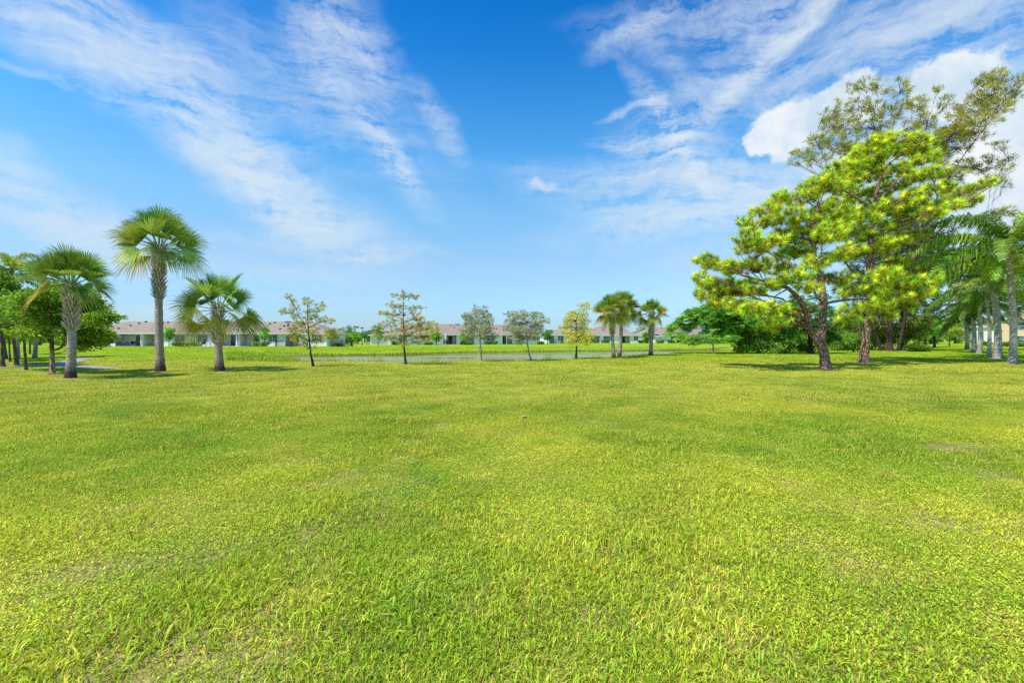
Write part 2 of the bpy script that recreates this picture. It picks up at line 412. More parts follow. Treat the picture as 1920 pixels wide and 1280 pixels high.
PTS = []; ROT = []; SCL = []; VAR = []
def vnoise(x, y, s, seed):
    r = np.random.default_rng(seed); G = r.random((64, 64))
    u = x/s; v = y/s; i = np.floor(u).astype(int); j = np.floor(v).astype(int); fu = sstep(u-i); fv = sstep(v-j)
    g = lambda a, b: G[a % 64, b % 64]
    return (g(i, j)*(1-fu)+g(i+1, j)*fu)*(1-fv) + (g(i, j+1)*(1-fu)+g(i+1, j+1)*fu)*fv
BARE = [gp(px, py) + np.array([0, 0, 0]) for px, py in ((1720,975),(1740,985),(1690,960),(570,1110),(590,1140),(575,1250),(560,990),(590,1000),(1140,792),(1860,890),(1040,1045),(180,1215),(150,1080),(820,800),(610,760))]
BR_ = [.22,.2,.16,.11,.10,.10,.10,.09,.30,.25,.08,.12,.09,.3,.3]
def bare_at(x, y):
    b = np.zeros(len(x))
    for p, q in zip(BARE, BR_): b = np.maximum(b, sstep(1.5-np.hypot(x-p[0], (y-p[1])*1.0)/q))
    return b
def scatter(y0, y1, step, jit, kinds, seed, smin, smax):
    r = np.random.default_rng(seed)
    ys = np.arange(y0, y1, step); L = []
    for y in ys:
        hw = y*1.24 + 2.2
        xs = np.arange(-hw, hw, step); L.append(np.stack([xs, np.full(len(xs), y)], 1))
    P = np.concatenate(L) + (r.random((sum(map(len, L)), 2))-0.5)*step*jit*2
    z = height(P[:, 0], P[:, 1])
    a = vnoise(P[:, 0], P[:, 1], 1.7, 5)*0.6 + vnoise(P[:, 0], P[:, 1], 0.6, 6)*0.4
    b = vnoise(P[:, 0]+50, P[:, 1], 1.1, 8)*0.65 + vnoise(P[:, 0], P[:, 1], 0.5, 9)*0.35
    keep = z > -0.35
    s = smin + (smax-smin)*r.random(len(P))
    if kinds == 'near':
        left = np.clip((-P[:, 0])/6, 0, 1)*0.12
        var = np.where(a+left > 0.60, np.where(r.random(len(P)) < 0.25, 4, 0), np.where(a+left > 0.47, r.choice([1, 5], len(P)), r.choice([2, 3], len(P))))
        var = np.where(r.random(len(P)) < 0.14, r.integers(0, 6, len(P)), var)
        keep &= ~((b > 0.78) & (r.random(len(P)) < 0.72))
    else:
        var = r.choice([6, 6, 7], len(P))
    if kinds == 'near':     # thin the turf over the dry bare spots
        bare = bare_at(P[:, 0], P[:, 1]); keep &= ~(r.random(len(P)) < bare*0.9)
    P3 = np.stack([P[:, 0], P[:, 1], z], 1)[keep]
    PTS.append(P3); ROT.append((r.random(len(P))*2*np.pi)[keep]); SCL.append(s[keep]); VAR.append(var[keep])
scatter(1.3, 11, 0.30, 0.5, 'near', 1, 0.75, 1.2)
scatter(11, 22, 0.42, 0.5, 'near', 2, 1.0, 1.35)
scatter(22, 40, 0.8, 0.5, 'far', 3, 0.9, 1.3)
scatter(40, 84, 1.5, 0.5, 'far', 4, 1.1, 1.5)
PTS = np.concatenate(PTS); ROT = np.concatenate(ROT); SCL = np.concatenate(SCL); VAR = np.concatenate(VAR)
# keep the footpath and the foot of near trunks clear
def path_mask(x, y):
    m = np.zeros(len(x), bool)
    for poly in PATHS:
        for (a, b) in zip(poly[:-1], poly[1:]):
            a = np.array(a); b = np.array(b); d = b-a; L2 = (d**2).sum()
            tt = np.clip(((x-a[0])*d[0]+(y-a[1])*d[1])/L2, 0, 1)
            m |= np.hypot(x-a[0]-tt*d[0], y-a[1]-tt*d[1]) < PATH_W/2 + 0.35
    return m
k = ~path_mask(PTS[:, 0], PTS[:, 1])
SOIL = [(132,710,.62),(301,697.5,.5),(412,698.5,.5),(1549,692,.85),(1618,681,.8),(98,701,.45),(585,689,.4),(760,685,.35),(1151,672,.45),(1161,669,.45),(1220,668.5,.45),(1898,683,.6),(1871,673,.5),(49,694,.4),(1668,658,2.4)]
m_soil = flat('worn_soil', (0.42, 0.30, 0.17), 0.95, 0.05, 0.35, 9)
for q_, (px_, py_, r_) in enumerate(SOIL):
    c_ = gp(px_, py_) if px_ != 1668 else np.array([(px_-CX)/F*55.8, 55.8, 0]); rr_ = np.random.default_rng(900+q_); th_ = np.linspace(0, 2*np.pi, 28, endpoint=False)
    ra_ = r_*(1+.22*np.sin(th_*2+q_)+.12*rr_.standard_normal(28)); x_ = c_[0]+.12*r_+ra_*np.cos(th_); y_ = c_[1]+ra_*np.sin(th_)
    V_ = np.vstack([np.stack([x_, y_, height(x_, y_)+.012], 1), [c_[0], c_[1], float(height(c_[0], c_[1]))+.05]])
    g = MB(); g.add(V_, [(a, (a+1) % 28, 28, 28) for a in range(28)]); tag(g.build('worn_soil', m_soil), kind='structure')
    k &= np.hypot(PTS[:, 0]-c_[0], PTS[:, 1]-c_[1]) > r_*.8+.25
PTS, ROT, SCL, VAR = PTS[k], ROT[k], SCL[k], VAR[k]
me = bpy.data.meshes.new('grass'); me.vertices.add(len(PTS)); me.vertices.foreach_set('co', PTS.astype(np.float32).reshape(-1))
for nm, dat, ty in (('rot', ROT, 'FLOAT'), ('scl', SCL, 'FLOAT'), ('var', VAR, 'INT')):
    a = me.attributes.new(nm, ty, 'POINT'); a.data.foreach_set('value', dat.astype(np.float32 if ty == 'FLOAT' else np.int32))
me.materials.append(m_blade)
grass = bpy.data.objects.new('grass', me); COL.objects.link(grass)
tag(grass, 'mown lawn of mixed green grass and small weeds', 'grass', kind='stuff')
ng = bpy.data.node_groups.new('lawn', 'GeometryNodeTree')
ng.interface.new_socket('Geometry', in_out='INPUT', socket_type='NodeSocketGeometry')
ng.interface.new_socket('Geometry', in_out='OUTPUT', socket_type='NodeSocketGeometry')
N = ng.nodes; Lk = ng.links
gi = N.new('NodeGroupInput'); go = N.new('NodeGroupOutput')
ci = N.new('GeometryNodeCollectionInfo'); ci.inputs[0].default_value = gcol; ci.inputs['Separate Children'].default_value = True; ci.inputs['Reset Children'].default_value = True
ip = N.new('GeometryNodeInstanceOnPoints'); ip.inputs['Pick Instance'].default_value = True
def na(nm, ty):
    a = N.new('GeometryNodeInputNamedAttribute'); a.data_type = ty; a.inputs[0].default_value = nm; return a.outputs[0]
cx = N.new('ShaderNodeCombineXYZ'); Lk.new(na('rot', 'FLOAT'), cx.inputs[2])
e2r = N.new('FunctionNodeEulerToRotation'); Lk.new(cx.outputs[0], e2r.inputs[0])
Lk.new(gi.outputs[0], ip.inputs['Points']); Lk.new(ci.outputs[0], ip.inputs['Instance'])
Lk.new(na('var', 'INT'), ip.inputs['Instance Index']); Lk.new(e2r.outputs[0], ip.inputs['Rotation']); Lk.new(na('scl', 'FLOAT'), ip.inputs['Scale'])
Lk.new(ip.outputs[0], go.inputs[0])
md = grass.modifiers.new('lawn', 'NODES'); md.node_group = ng
print('grass patches', len(PTS))
# ------------------------------------------------------------------ vegetation library
def barkmat(name, c0, c1, scale=(9, 9, 2.5), depth=0.03, rough=0.9, moss=None):
    m, t, out = newmat(name)
    oc = t.new('ShaderNodeTexCoord').outputs['Object']
    v = t.mapping(oc, sc=scale)
    n = t.noise(v, 1.0, 6, 0.7, 0.4)
    vo = t.new('ShaderNodeTexVoronoi', feature='DISTANCE_TO_EDGE'); t.l.new(t.vmath('ADD', v, t.vmath('SCALE', t.noise(v, 2.0, 3, col=True), sc=0.8)), vo.inputs['Vector']); vo.inputs['Scale'].default_value = 1.2
    crack = t.rng(vo.outputs['Distance'], 0.0, 0.14)
    c = t.mix(n, c0, c1)
    c = t.mix(crack, t.vmath('SCALE', c, sc=0.45), c)
    c = t.vmath('MULTIPLY', c, t.attr('col'))
    finish(t, out, c, rough, 0.1, bump=t.math('MULTIPLY_ADD', n, 0.5, crack), bumpd=depth); return m
M_BROWN = barkmat('brown_bark', (0.14, 0.09, 0.06), (0.34, 0.24, 0.17))
M_PINE = barkmat('pine_bark', (0.22, 0.125, 0.08), (0.62, 0.38, 0.26), (7, 7, 3), 0.05)
M_DARK = barkmat('dark_bark', (0.055, 0.04, 0.032), (0.16, 0.11, 0.085))
M_GREY = barkmat('grey_bark', (0.26, 0.24, 0.20), (0.48, 0.45, 0.39), (3, 3, 9), 0.012)
M_LEAF = leafmat('leaf', 0.38, boost=1.75)
M_NEEDLE = leafmat('pine_needle', 0.38, 0.55, 0.08, boost=2.35)
M_WISP = leafmat('wispy_foliage', 0.35, 0.6, 0.1, boost=1.7)
M_FROND = leafmat('palm_frond', 0.30, 0.45, 0.22, boost=1.65)
def unit(v): return v/(np.linalg.norm(v, axis=-1, keepdims=True)+1e-9)
def rdir(r, n): return unit(r.standard_normal((n, 3)))
def pal(r, n, cols, wts=None):
    cols = np.array(cols); k = r.choice(len(cols), n, p=None if wts is None else np.array(wts)/sum(wts))
    return cols[k]*(0.75+0.5*r.random((n, 1)))*(0.92+0.16*r.random((n, 3)))
def add_leaves(g, r, P, D, L, W, C):
    """diamond leaves at P pointing along D; C per leaf"""
    n = len(P); s = unit(np.cross(D, rdir(r, n))); L = np.broadcast_to(L, (n,))[:, None]; W = np.broadcast_to(W, (n,))[:, None]
    up = np.cross(s, D)
    mid = P + D*L*0.5
    V = np.stack([P, mid - s*W*0.5 + up*W*0.12, P + D*L, mid + s*W*0.5 + up*W*0.12], 1).reshape(-1, 3)
    g.add(V, np.arange(n)[:, None]*4 + np.arange(4), np.repeat(C, 4, axis=0))
def add_needles(g, r, P, D, L, W, C):
    n = len(P); s = unit(np.cross(D, rdir(r, n)))
    V = np.stack([P - s*W*0.5, P + s*W*0.5, P + D*np.broadcast_to(L, (n,))[:, None]], 1).reshape(-1, 3)
    g.add(V, np.arange(n)[:, None]*3 + np.arange(3), np.repeat(C, 3, axis=0))
# leaf styles : f(g, r, centres, outward, cfg)
def st_broad(g, r, c, o, k):
    m = len(c); n = k.get('n', 40); rad = k.get('rad', 0.33); L = k.get('L', 0.15); W = k.get('W', 0.075)
    cen = np.repeat(c, n, 0); off = rdir(r, m*n)*(rad*r.random((m*n, 1))**0.5); off[:, 2] *= 0.55
    D = unit(off*1.2/rad + np.repeat(o, n, 0)*0.5 + rdir(r, m*n)*0.7 + np.array([0, 0, -0.15]))
    base = pal(r, m, k['cols'], k.get('w'))
    C = np.repeat(base, n, 0)*(0.7+0.6*r.random((m*n, 1)))
    add_leaves(g, r, cen+off, D, L*(0.6+0.7*r.random(m*n)), W*(0.7+0.6*r.random(m*n)), C)
def st_needle(g, r, c, o, k):
    m = len(c); n = k.get('n', 80); L = k.get('L', 0.30); W = k.get('W', 0.016)
    tip = np.repeat(c, n, 0); od = np.repeat(unit(o*0.8 + np.array([0, 0, 0.45]) + 0.35*rdir(r, m)), n, 0)
    along = r.random((m*n, 1))
    P = tip - od*(along*0.22)
    D = unit(rdir(r, m*n)*1.0 + od*(0.75))
    base = pal(r, m, k['cols'], k.get('w'))
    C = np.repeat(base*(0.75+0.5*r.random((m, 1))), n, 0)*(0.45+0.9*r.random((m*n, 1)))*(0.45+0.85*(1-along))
    dead = (along[:, 0] > 0.8) & (r.random(m*n) < 0.2); C[dead] = np.array([0.42, 0.20, 0.05])*(0.6+0.7*r.random((dead.sum(), 1)))
    add_needles(g, r, P, D, L*(0.65+0.5*r.random(m*n)), W, C)
def st_wisp(g, r, c, o, k):
    m = len(c); n = k.get('n', 34); rad = k.get('rad', 0.4); L = k.get('L', 0.42); W = k.get('W', 0.05)
    cen = np.repeat(c, n, 0); off = rdir(r, m*n)*rad*r.random((m*n, 1)); od = np.repeat(o, n, 0)
    D = unit(rdir(r, m*n)*0.55 + od*0.8 + np.array(k.get('dr', (0, 0, -0.25))))
    C = np.repeat(pal(r, m, k['cols'], k.get('w')), n, 0)*(0.65+0.7*r.random((m*n, 1)))
    add_needles(g, r, cen+off, D, L*(0.5+0.8*r.random(m*n)), W, C)
def st_feather(g, r, c, o, k):
    """flat fern like sprays: a rachis with paired leaflets"""
    m = len(c); q = k.get('n', 4); pr = 12; L = k.get('L', 0.55); W = k.get('W', 0.11)
    n = m*q; P = np.repeat(c, q, 0) + rdir(r, n)*0.12
    D = np.repeat(o, q, 0)*0.8 + rdir(r, n)*0.7; D[:, 2] *= 0.35; D = unit(D)
    s = unit(np.cross(D, np.array([0, 0, 1.0])) + 0.25*rdir(r, n))
    C = np.repeat(pal(r, m, k['cols'], k.get('w')), q, 0)*(0.7+0.6*r.random((n, 1)))
    Ls = L*(0.7+0.6*r.random((n, 1)))
    for i in range(pr):
        f = (i+0.5)/pr; x = P + D*Ls*f + np.array([0, 0, -0.5])*Ls*f*f*0.7
        wl = W*math.sin(math.pi*(0.15+0.8*f))*1.8
        for sg in (-1, 1):
            dd = unit(s*sg + D*0.45 + np.array([0, 0, -0.25]))
            add_leaves(g, r, x, dd, wl, L/pr*0.9, C)
STYLES = dict(broad=st_broad, needle=st_needle, wisp=st_wisp, feather=st_feather)
def curve(a, b, sag, n=7, wob=0.0, r=None, up=0.3):
    a = np.array(a, float); b = np.array(b, float); d = b-a; L = np.linalg.norm(d)
    m = a + d*0.5 + np.array([0, 0, 1.0])*L*sag
    t = np.linspace(0, 1, n)[:, None]
    P = (1-t)**2*a + 2*t*(1-t)*m + t*t*b
    if wob and r is not None:
        w = r.standard_normal((n, 3))*wob*L; w[0] = 0; w[-1] = 0; P = P + w
    return P
def make_tree(name, label, cat, Y, trunks, pads, style, k, nclus, seed, group=None, bark=None, mat=None, twig=1.0, minr=0.006,
              depthk=1.0, flare=1.35, sub=True, basecol=None, lean=0.0, shell=0.30, ps=1.3, ts=1.0):
    """trunks: lists of (px, py, radius px); pads: (px, py, rx, ry[, depth offset m[, density]]) measured on the photo at distance Y"""
    r = np.random.default_rng(seed); mp = Y/F
    bx, by = trunks[0][0][:2]
    bark = bark or M_BROWN; mat = mat or M_LEAF
    base = wp(bx, by, Y); base[2] = gz(base) - 0.03
    root = thing(name, base, label, cat, group)
    tb = MB(); nodes = []
    for q, tr in enumerate(trunks):
        tr = np.array([tuple(v)+(0.0,)*(4-len(v)) for v in tr], float)
        tsx = np.linspace(0, len(tr)-1, 5*len(tr)); ii = np.arange(len(tr))
        px = np.interp(tsx, ii, tr[:, 0]); py = np.interp(tsx, ii, tr[:, 1]); rr = np.interp(tsx, ii, tr[:, 2])*mp*ts*math.cos(math.atan((bx-CX)/F))
        dy = tr[:, 3] if tr.shape[1] > 3 else np.zeros(len(tr)); dy = np.interp(tsx, ii, dy)
        P = np.stack([(px-CX)*mp, Y + dy, EYE + (HY-py)*mp], 1)
        if q == 0:
            P[0, 2] = base[2]
            if P[1, 2] < P[0, 2] + .05: P[1:, 2] = np.maximum(P[1:, 2], P[0, 2] + .05*np.arange(1, len(P)))
            rr = rr*(1 + (flare-1)*np.exp(-(P[:, 2]-P[0, 2])/0.22)); 
        P[1:-1] += r.standard_normal((len(P)-2, 3))*0.06*rr[1:-1, None]
        C = np.ones((len(P), 3))
        if basecol is not None: C = basecol(P[:, 2]-base[2])
        tb.tube(P, rr, 12 if rr.max() > 0.05 else 7, C, bump=0.05, r=r)
        nodes.append(np.hstack([P, rr[:, None]]))
    tb.build('trunk', bark, root)
    nodes = np.concatenate(nodes)
    pads = [tuple(p) + (None,)*(6-len(p)) for p in pads]
    area = np.array([p[2]*p[3]*(p[5] or 1.0) for p in pads]); cnt = np.maximum(2, (nclus*area/area.sum()).round().astype(int))
    bb = MB(); cr = MB(); cen_all = []; out_all = []
    crown_c = np.mean([wp(p[0], p[1], Y) for p in pads], 0)
    for p, n in zip(pads, cnt):
        rx, rz = p[2]*mp*ps, p[3]*mp*ps; ry = max(rx*0.75, 0.2)*depthk
        span = abs(p[0]-bx)*mp
        dy = p[4] if p[4] is not None else (r.random()-0.5)*2*depthk*min(1.2*rx + 0.5, 4.5)
        c = wp(p[0], p[1], Y+dy)
        # limb from the nearest lower trunk node
        d = np.linalg.norm(nodes[:, :3]-c, axis=1) + 2.2*np.maximum(0, nodes[:, 2]-(c[2]-0.25*span)) 
        d[nodes[:, 2] < base[2] + 0.35*(nodes[:, 2].max()-base[2])*0.6] += 3
        j = int(np.argmin(d)); a = nodes[j, :3]; ra = min(nodes[j, 3]*0.55, 0.012*np.linalg.norm(c-a)*twig + 0.010)
        P = curve(a, c, 0.10 + lean, 8, 0.025, r); rad = np.linspace(max(ra, minr), max(minr, ra*0.35), len(P))
        if sub: bb.tube(P, rad, 6, (1, 1, 1), cap=False)
        u = rdir(r, n)*(shell + (1-shell)*r.random((n, 1)))**(1/2.0); cl = c + u*np.array([rx, ry, rz])
        o = unit((cl-a)*0.5 + (cl-c)*1.0 + np.array([0, 0, 0.1]))
        cen_all.append(cl); out_all.append(o)
        if sub:
            for q in range(n):
                st = P[int(r.integers(3, len(P)))]
                tw = curve(st, cl[q]-o[q]*0.05, 0.06, 4, 0.03, r); bb.tube(tw, np.linspace(max(minr*0.9, ra*0.3), minr*0.6, 4), 4, (1, 1, 1), cap=False)
    if sub and bb.V: bb.build('branches', bark, root)
    cen = np.concatenate(cen_all); o = np.concatenate(out_all)
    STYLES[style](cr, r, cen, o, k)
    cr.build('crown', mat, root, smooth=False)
    return root
def copy_tree(o, parent=None):
    c = o.copy(); COL.objects.link(c)
    if parent is not None: c.parent = parent
    for ch in list(o.children): copy_tree(ch, c)
    return c
# ------------------------------------------------------------------ fan palms
def fan_frond(g, r, hub0, az, el, pet, bl, col, yel=0.0, droop=0.6):
    """petiole from hub0 then a costapalmate fan"""
    h = np.array([math.cos(az), math.sin(az), 0]); up = np.array([0, 0, 1.0])
    n = 6; pts = [hub0]; e = el
    for i in range(n):
        e -= droop*0.055*(1+i*0.3); pts.append(pts[-1] + (h*math.cos(e)+up*math.sin(e))*pet/n)
    pts = np.array(pts)
    g.tube(pts, np.linspace(0.022, 0.011, len(pts)), 4, np.array(col)*1.1, cap=False)
    c = pts[-1]; d = unit(pts[-1]-pts[-2]); s = unit(np.cross(d, up)+1e-6); nrm = np.cross(s, d)
    roll = (r.random()-0.5)*2.2; s, nrm = s*math.cos(roll)+nrm*math.sin(roll), nrm*math.cos(roll)-s*math.sin(roll)
    ns = 38; A = np.linspace(-1.95, 1.95, ns+1)
    cup = 0.32
    def ray(a, f, lift=0.0):     # point on the fan at angle a, radius fraction f
        L = bl*(0.62+0.38*math.cos(a*0.62))
        fwd = math.cos(a); sd = math.sin(a)
        p = c + (d*fwd + s*sd)*L*f + nrm*(cup*abs(sd)*L*f - lift)
        p = p - up*(f**2.4)*L*(0.04+0.30*droop*(0.5+0.5*fwd)) - nrm*0.0
        return p
    V = []; Fc = []; C = []
    base = np.array(col)
    for i in range(ns):
        a0, a1 = A[i], A[i+1]; am = (a0+a1)/2; dl = 0.012
        jit = (r.random()-0.5)*0.10; tipf = 0.88+0.24*r.random(); ln = len(V)
        sp_ = .34+.10*r.random(); e0 = ray(a0, .36); e1 = ray(a1, .36); m0 = ray(am, .38, -0.02)
        hang = up*(-1)*bl*r.random()*0.06*(0.3+droop)
        wv_ = (a1-a0)*.27; t1a = ray(am-wv_+jit*.5, .70)+hang*.4; t1b = ray(am+wv_+jit*.5, .70)+hang*.4; tip = ray(am+jit, tipf)+hang*2.2
        V += [c, e0, m0, e1, t1a, t1b, tip]
        Fc += [(ln, ln+1, ln+2, ln+2), (ln, ln+2, ln+3, ln+3), (ln+1, ln+4, ln+5, ln+2), (ln+2, ln+5, ln+3, ln+3), (ln+4, ln+6, ln+5, ln+5)]
        cc = base*(0.8+0.4*r.random())
        tc = cc
        if yel > 0: 
            y_ = np.array([0.50, 0.28, 0.02]); w_ = yel*(0.5+0.6*r.random()); cc = cc*(1-w_*.6)+y_*w_*.6; tc = cc*(1-w_)+np.array([0.42,0.22,0.05])*w_
        C += [cc, cc, cc, cc, cc*.5+tc*.5, cc*.5+tc*.5, tc*(0.75 if yel else 0.9)]
    g.add(V, Fc, C)
def sabal(px, py, top, Y, crpx, rpx, label, seed, group, toppx=None, nf=30, boots=(0.45, 1.0), yelfrac=0.15, droopy=0.0, skirt=0.0, bl=None, trunkcol=None, fronds=None, tips=0.25):
    r = np.random.default_rng(seed); mp = Y/F
    base = wp(px, py, Y); base[2] = gz(base) - 0.03
    root = thing('sabal_palm', base, label, 'palm tree', group)
    toppx = px if toppx is None else toppx
    hub = wp(toppx, top, Y); H = hub[2]-base[2]; ca = math.cos(math.atan((px-CX)/F)); R0 = rpx*mp*ca
    n = 40; f = np.linspace(0, 1, n); P = base[None]*(1-f[:, None]) + hub[None]*f[:, None]
    P[:, 0] += 0.05*H*np.sin(f*np.pi)*(0.3 if toppx == px else (base[0]-hub[0])/abs(base[0]-hub[0]+1e-6)*-0.2)
    rad = R0*(1 + 0.42*np.exp(-f*H/0.40) - 0.12*f) * (1+0.025*np.sin(np.arange(n)*2.1))
    dark = np.clip((0.75 - f*H)/0.5, 0, 1)[:, None]
    C = np.ones((n, 3))*(0.95+0.1*r.random((n, 1))); C = C*(1-dark) + np.array([0.16, 0.13, 0.10])*dark
    mos = np.clip(1-abs(f*H-0.95)/0.5, 0, 1)[:, None]*0.55; C = C*(1-mos)+np.array([0.85, 0.62, 0.30])*mos
    g = MB(); g.tube(P, rad, 20, C, bump=0.02, r=r); g.build('trunk', M_SABAL, root)
    # old leaf bases, criss-crossed
    g = MB(); z0, z1 = boots; step = 0.085*max(1, R0/0.16); nb = int((z1-z0)*H/step*5)
    for q in range(nb):
        ff = z0 + (z1-z0)*(q+0.5)/nb; a = q*2.399 + 0.2*r.random()
        ctr = base*(1-ff)+hub*ff; ctr[0] = np.interp(ff, f, P[:, 0])
        hd = np.array([math.cos(a), math.sin(a), 0]); sd = np.array([-math.sin(a), math.cos(a), 0]); rr = R0*0.92
        tilt = 0.38+0.32*r.random(); L = (0.30+0.10*r.random())*max(0.8, R0/0.17); w = 0.50*R0*(0.8+.4*r.random())
        ax = hd*math.sin(tilt)+np.array([0, 0, 1.0])*math.cos(tilt)
        p0 = ctr + hd*rr*0.95; p1 = p0 + ax*L*.55; col = np.array([1, .96, .9])*(0.75+0.55*r.random())
        for sg in (-1, 1):       # two arms of the split boot leaning apart
            tip = p1 + (ax*0.45*L + sd*sg*w*1.1)
            V = [p0-sd*w*.5+sd*sg*w*.45, p0+sd*w*.5+sd*sg*w*.45, p1+sd*(sg*w*.5+w*.35), p1+sd*(sg*w*.5-w*.35), tip+hd*.01,
                 p0+hd*.03+sd*sg*w*.45, p1+hd*.035+sd*sg*w*.5]
            g.add(V, [(0,5,6,3),(5,1,2,6),(3,6,4,4),(6,2,4,4)], [col*.55,col*.55,col*.9,col*.9,col*1.15,col*.75,col*1.1])
    g.build('leaf_bases', M_BOOT, root, smooth=False)
    cr = crpx*mp*ca**.6; blade = bl or cr*0.54; pet = cr*0.52
    if fronds is None:
        fronds = []
        for q in range(nf):
            f_ = (q+0.5)/nf; el = R(92) - (R(90)+R(skirt))*f_**1.0
            fronds.append((q*2.399+0.5*r.random(), el + (r.random()-.5)*.25, 1.0, f_))
    for az, el, s_, f_ in fronds:
        g = MB(); low = f_ > 1-yelfrac*1.6
        yel = (0.35+0.6*r.random()) if (low and r.random() < 0.8) else (tips*r.random() if f_ > .35 else 0)
        col = pal(r, 1, [(0.10, 0.19, 0.025), (0.17, 0.27, 0.04), (0.21, 0.29, 0.06)])[0]
        hb = hub + np.array([math.cos(az), math.sin(az), 0])*R0*0.5 + np.array([0, 0, -0.25*f_*cr*0.3])
        fan_frond(g, r, hb, az, el, pet*s_*(0.85+.3*r.random()), blade*s_*(0.85+.3*r.random()), col, yel, droop=0.30+(0.25*f_ if f_ < .8 else 0.9)+droopy)
        o = g.build('frond', M_FROND, root, smooth=False)
        if yel > 0.4: o['label'] = 'yellowing lower fan frond with dried tips'
    return root
# bark of the fan palms : fine rings
m, t, out = newmat('ringed_palm_bark')
oc = t.new('ShaderNodeTexCoord').outputs['Object']
wv = t.new('ShaderNodeTexWave', bands_direction='Z'); t.l.new(oc, wv.inputs['Vector']); wv.inputs['Scale'].default_value = 4.5; wv.inputs['Distortion'].default_value = 7.0; wv.inputs['Detail'].default_value = 3; wv.inputs['Detail Scale'].default_value = 2.5
n = t.noise(t.mapping(oc, sc=(6, 6, 22)), 1.0, 5, 0.7)
c = t.mix(t.math('MULTIPLY', wv.outputs['Fac'], n), (0.34, 0.28, 0.22), (1.0, 0.90, 0.74))
c = t.vmath('MULTIPLY', c, t.attr('col'))
finish(t, out, c, 0.9, 0.1, bump=t.math('ADD', wv.outputs['Fac'], n), bumpd=0.015); M_SABAL = m
m, t, out = newmat('palm_leaf_base')
oc = t.new('ShaderNodeTexCoord').outputs['Object']
n = t.noise(t.mapping(oc, sc=(25, 25, 6)), 1.0, 4, 0.7)
finish(t, out, t.vmath('MULTIPLY', t.mix(n, (0.34, 0.29, 0.23), (0.92, 0.82, 0.68)), t.attr('col')), 0.9, 0.1, bump=n, bumpd=0.01); M_BOOT = m
m, t, out = newmat('smooth_grey_palm_bark')
oc = t.new('ShaderNodeTexCoord').outputs['Object']
wv = t.new('ShaderNodeTexWave', bands_direction='Z'); t.l.new(oc, wv.inputs['Vector']); wv.inputs['Scale'].default_value = 2.6; wv.inputs['Distortion'].default_value = 6.0; wv.inputs['Detail'].default_value = 3
n = t.noise(oc, 3.0, 5, 0.7); st_ = t.rng(t.noise(t.mapping(oc, sc=(1, 1, .5)), 2.2, 4), 0.5, 0.66)
c = t.mix(t.math('MULTIPLY', wv.outputs['Fac'], n), (0.42, 0.36, 0.30), (0.98, 0.88, 0.76))
c = t.mix(t.math('MULTIPLY', st_, 0.6), c, (0.10, 0.09, 0.075))
finish(t, out, t.vmath('MULTIPLY', c, t.attr('col')), 0.85, 0.15, bump=t.math('ADD', wv.outputs['Fac'], n), bumpd=0.02); M_QUEEN = m
# ------------------------------------------------------------------ feather palms
def feather_frond(g, r, hub, az, el, L, col):
    h = np.array([math.cos(az), math.sin(az), 0]); up = np.array([0, 0, 1.0]); sd = np.array([-math.sin(az), math.cos(az), 0])
    n = 26; pts = [hub]; e = el; st = L/n
    curl = (el + R(62 + 18*r.random()))/n
    for i in range(n):
        pts.append(pts[-1] + (h*math.cos(e)+up*math.sin(e))*st); e -= curl*(0.45+1.1*i/n)
    pts = np.array(pts)
    g.tube(pts, np.linspace(0.032, 0.006, len(pts)), 4, np.array(col)*1.25, cap=False)
    ff = np.linspace(0.13, 0.99, 48); idx = ff*n; i0 = idx.astype(int).clip(0, n-1); fr = (idx-i0)[:, None]
    P = pts[i0]*(1-fr)+pts[i0+1]*fr; T = unit(pts[i0+1]-pts[i0])
    for sg in (-1, 1):
        for rep in range(2):
            m = len(P); ll = L*0.21*np.sin(np.pi*(0.12+0.80*ff))*(0.75+0.45*r.random(m))
            d0 = unit(sd*sg + T*0.55 + up*(0.25 if rep else -0.15) + rdir(r, m)*0.28)
            d1 = unit(d0*0.35 + T*0.2 + up*-1.0 + rdir(r, m)*0.12)
            w = 0.042*L/3.2; wd = T*w
            a = P + (rdir(r, m)*0.01); b = a + d0*(ll*0.48)[:, None]; c = b + d1*(ll*0.60)[:, None]
            V = np.stack([a-wd*.5, a+wd*.5, b+wd*.5, b-wd*.5, c], 1).reshape(-1, 3)
            q = np.arange(m)[:, None]*5
            C = np.array(col)[None]*(0.45+1.1*r.random((m, 1)))
            g.add(V, np.concatenate([q+np.array([0,1,2,3]), q+np.array([3,2,4,4])]), np.repeat(C, 5, 0))
